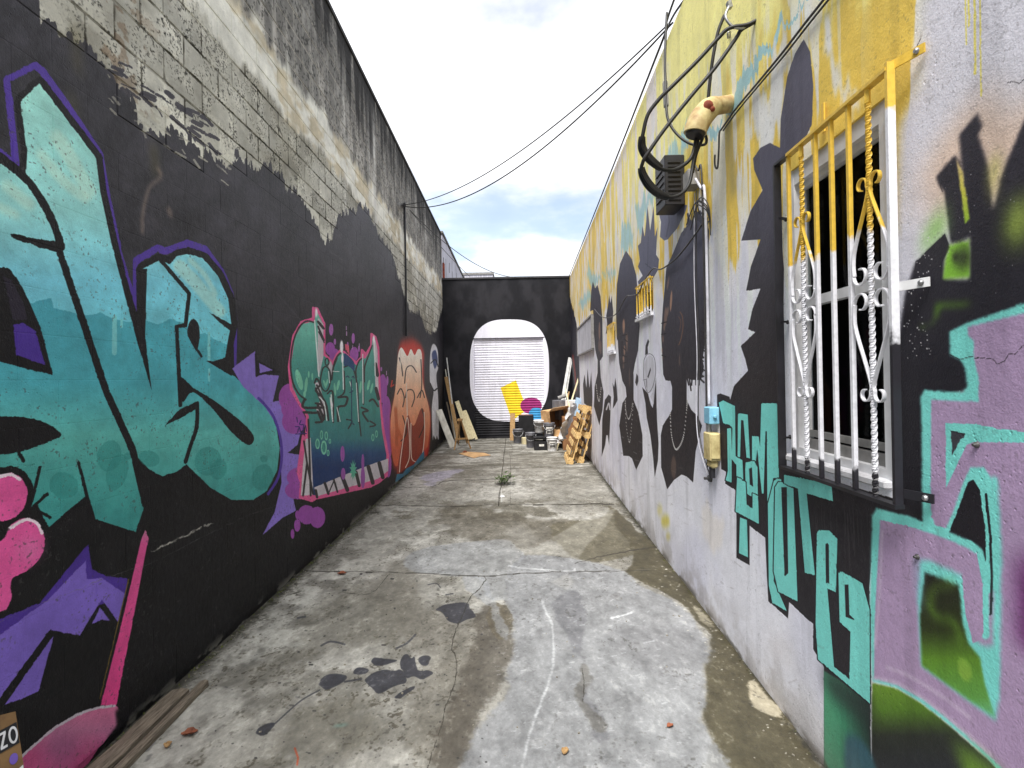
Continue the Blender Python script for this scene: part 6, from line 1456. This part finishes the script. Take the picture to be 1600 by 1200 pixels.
# dead leaves and scraps
def curled_leaf(px, py, s, rz, label, mat=M_DEAD):
    c = on_floor(px, py, .006); vs, fs = [], []; n = 6; M = Matrix.Rotation(rz, 3, 'Z')
    for i in range(n + 1):
        for j in range(5):
            u = i / n - .5; v = (j / 4 - .5) * math.sin(math.pi * (i + .35) / (n + .7))
            vs.append(c + M @ Vector((u * s, v * s * .7, s * (.9 * v * v + .35 * u * u) + (.0 if (i + j) % 2 else .05 * s))))
    for i in range(n):
        for j in range(4): fs.append((i * 5 + j, i * 5 + j + 1, (i + 1) * 5 + j + 1, (i + 1) * 5 + j))
    k = len(vs); MB().add(vs + [v + Vector((0, 0, .002)) for v in vs], fs + [tuple(reversed([q + k for q in f])) for f in fs], True).build('dead_leaf', mat, None, label, 'leaf', 'dead leaves on the concrete', fix=False)
curled_leaf(296, 1147, .075, .3, 'curled reddish brown leaf lying near the old timbers')
curled_leaf(883, 1175, .05, 1.2, 'small pale brown leaf on the grey wash', M_WOODB)
curled_leaf(1047, 1135, .04, .5, 'small red leaf on the grey wash')
curled_leaf(534, 897, .08, .1, 'dark red scrap of leaf beside the long joint')
curled_leaf(262, 1165, .05, 2.0, 'thin yellowish leaf beside the old timbers', M_WOODB)
# weed growing in the joint
wd = empty('weed', on_floor(789, 757), 'small leafy weed growing from the joint in the middle of the concrete', 'plant')
cw = on_floor(789, 757); rw_ = random.Random(8); mb = MB(); ms = MB()
for i in range(150):
    a = rw_.uniform(0, 6.28); r_ = rw_.uniform(.01, .15); h = rw_.uniform(.01, .19) * (1.15 - r_ * 4); c = cw + Vector((math.cos(a) * r_, math.sin(a) * r_, h + .01))
    d1 = Vector((math.cos(a), math.sin(a), rw_.uniform(-.2, .7))).normalized(); d2 = d1.cross(Vector((0, 0, 1))).normalized(); L = rw_.uniform(.03, .065)
    mb.add([c, c + d1 * L * .5 + d2 * L * .42, c + d1 * L, c + d1 * L * .5 - d2 * L * .42], [(0, 1, 2, 3)])
for i in range(12):
    a = rw_.uniform(0, 6.28); ms.tube([cw, cw + Vector((math.cos(a) * .04, math.sin(a) * .04, .06)), cw + Vector((math.cos(a) * .09, math.sin(a) * .09, .10))], .002, 4)
mb.build('leaves', M_LEAF, wd, fix=False); ms.build('stems', M_LEAF, wd)
q = on_floor(785, 776); MB().lathe(q, [(.04, .0), (.035, .012), (.02, .022), (.008, .026)], 9).build('mortar_lump', M_WHITEP, None, 'small lump of white mortar in the joint before the weed', 'mortar')
# moss and grit along the foot of the block wall
mb = MB(); rm_ = random.Random(77)
def tuft(x, y, s):
    for i in range(5):
        a = rm_.uniform(0, 6.28); d = Vector((math.cos(a), math.sin(a), rm_.uniform(.3, 1.4))).normalized(); e = d.cross(Vector((.2, .1, 1))).normalized(); c = Vector((x + rm_.uniform(-s, s), y + rm_.uniform(-s, s), .0))
        mb.add([c, c + d * s * .6 + e * s * .25, c + d * s * 1.1, c + d * s * .6 - e * s * .25], [(0, 1, 2, 3)])
for i in range(520):
    y = 1.2 + 12 * rm_.random() ** 1.8; tuft(LEFT_X + .012 + abs(rm_.gauss(0, .018)), y, rm_.uniform(.006, .018))
for i in range(160):
    y = 1.2 + 9 * rm_.random(); tuft(RW0 + RWK * y - .012 - abs(rm_.gauss(0, .010)), y, rm_.uniform(.004, .012))
mb.build('moss', M_MOSS, None, 'low moss and small weeds growing along the feet of both walls', 'moss', kind='stuff', fix=False)
mb = MB()
for i in range(900):
    y = 1.3 + 11 * rm_.random() ** 1.5
    x = LEFT_X + .02 + abs(rm_.gauss(0, .10)) if rm_.random() < .6 else rm_.uniform(-1.8, 1.3)
    s = rm_.uniform(.003, .009); mb.box((x, y, s * .3 + .002), (s * rm_.uniform(.7, 1.8), s, s * .7), Matrix.Rotation(rm_.uniform(0, 3), 3, 'Z'))
mb.build('grit', stuffmat('grit', (150, 144, 130), (64, 60, 54), 60, .9), None, 'loose grit and crumbs scattered over the concrete', 'grit', kind='stuff', fix=False)
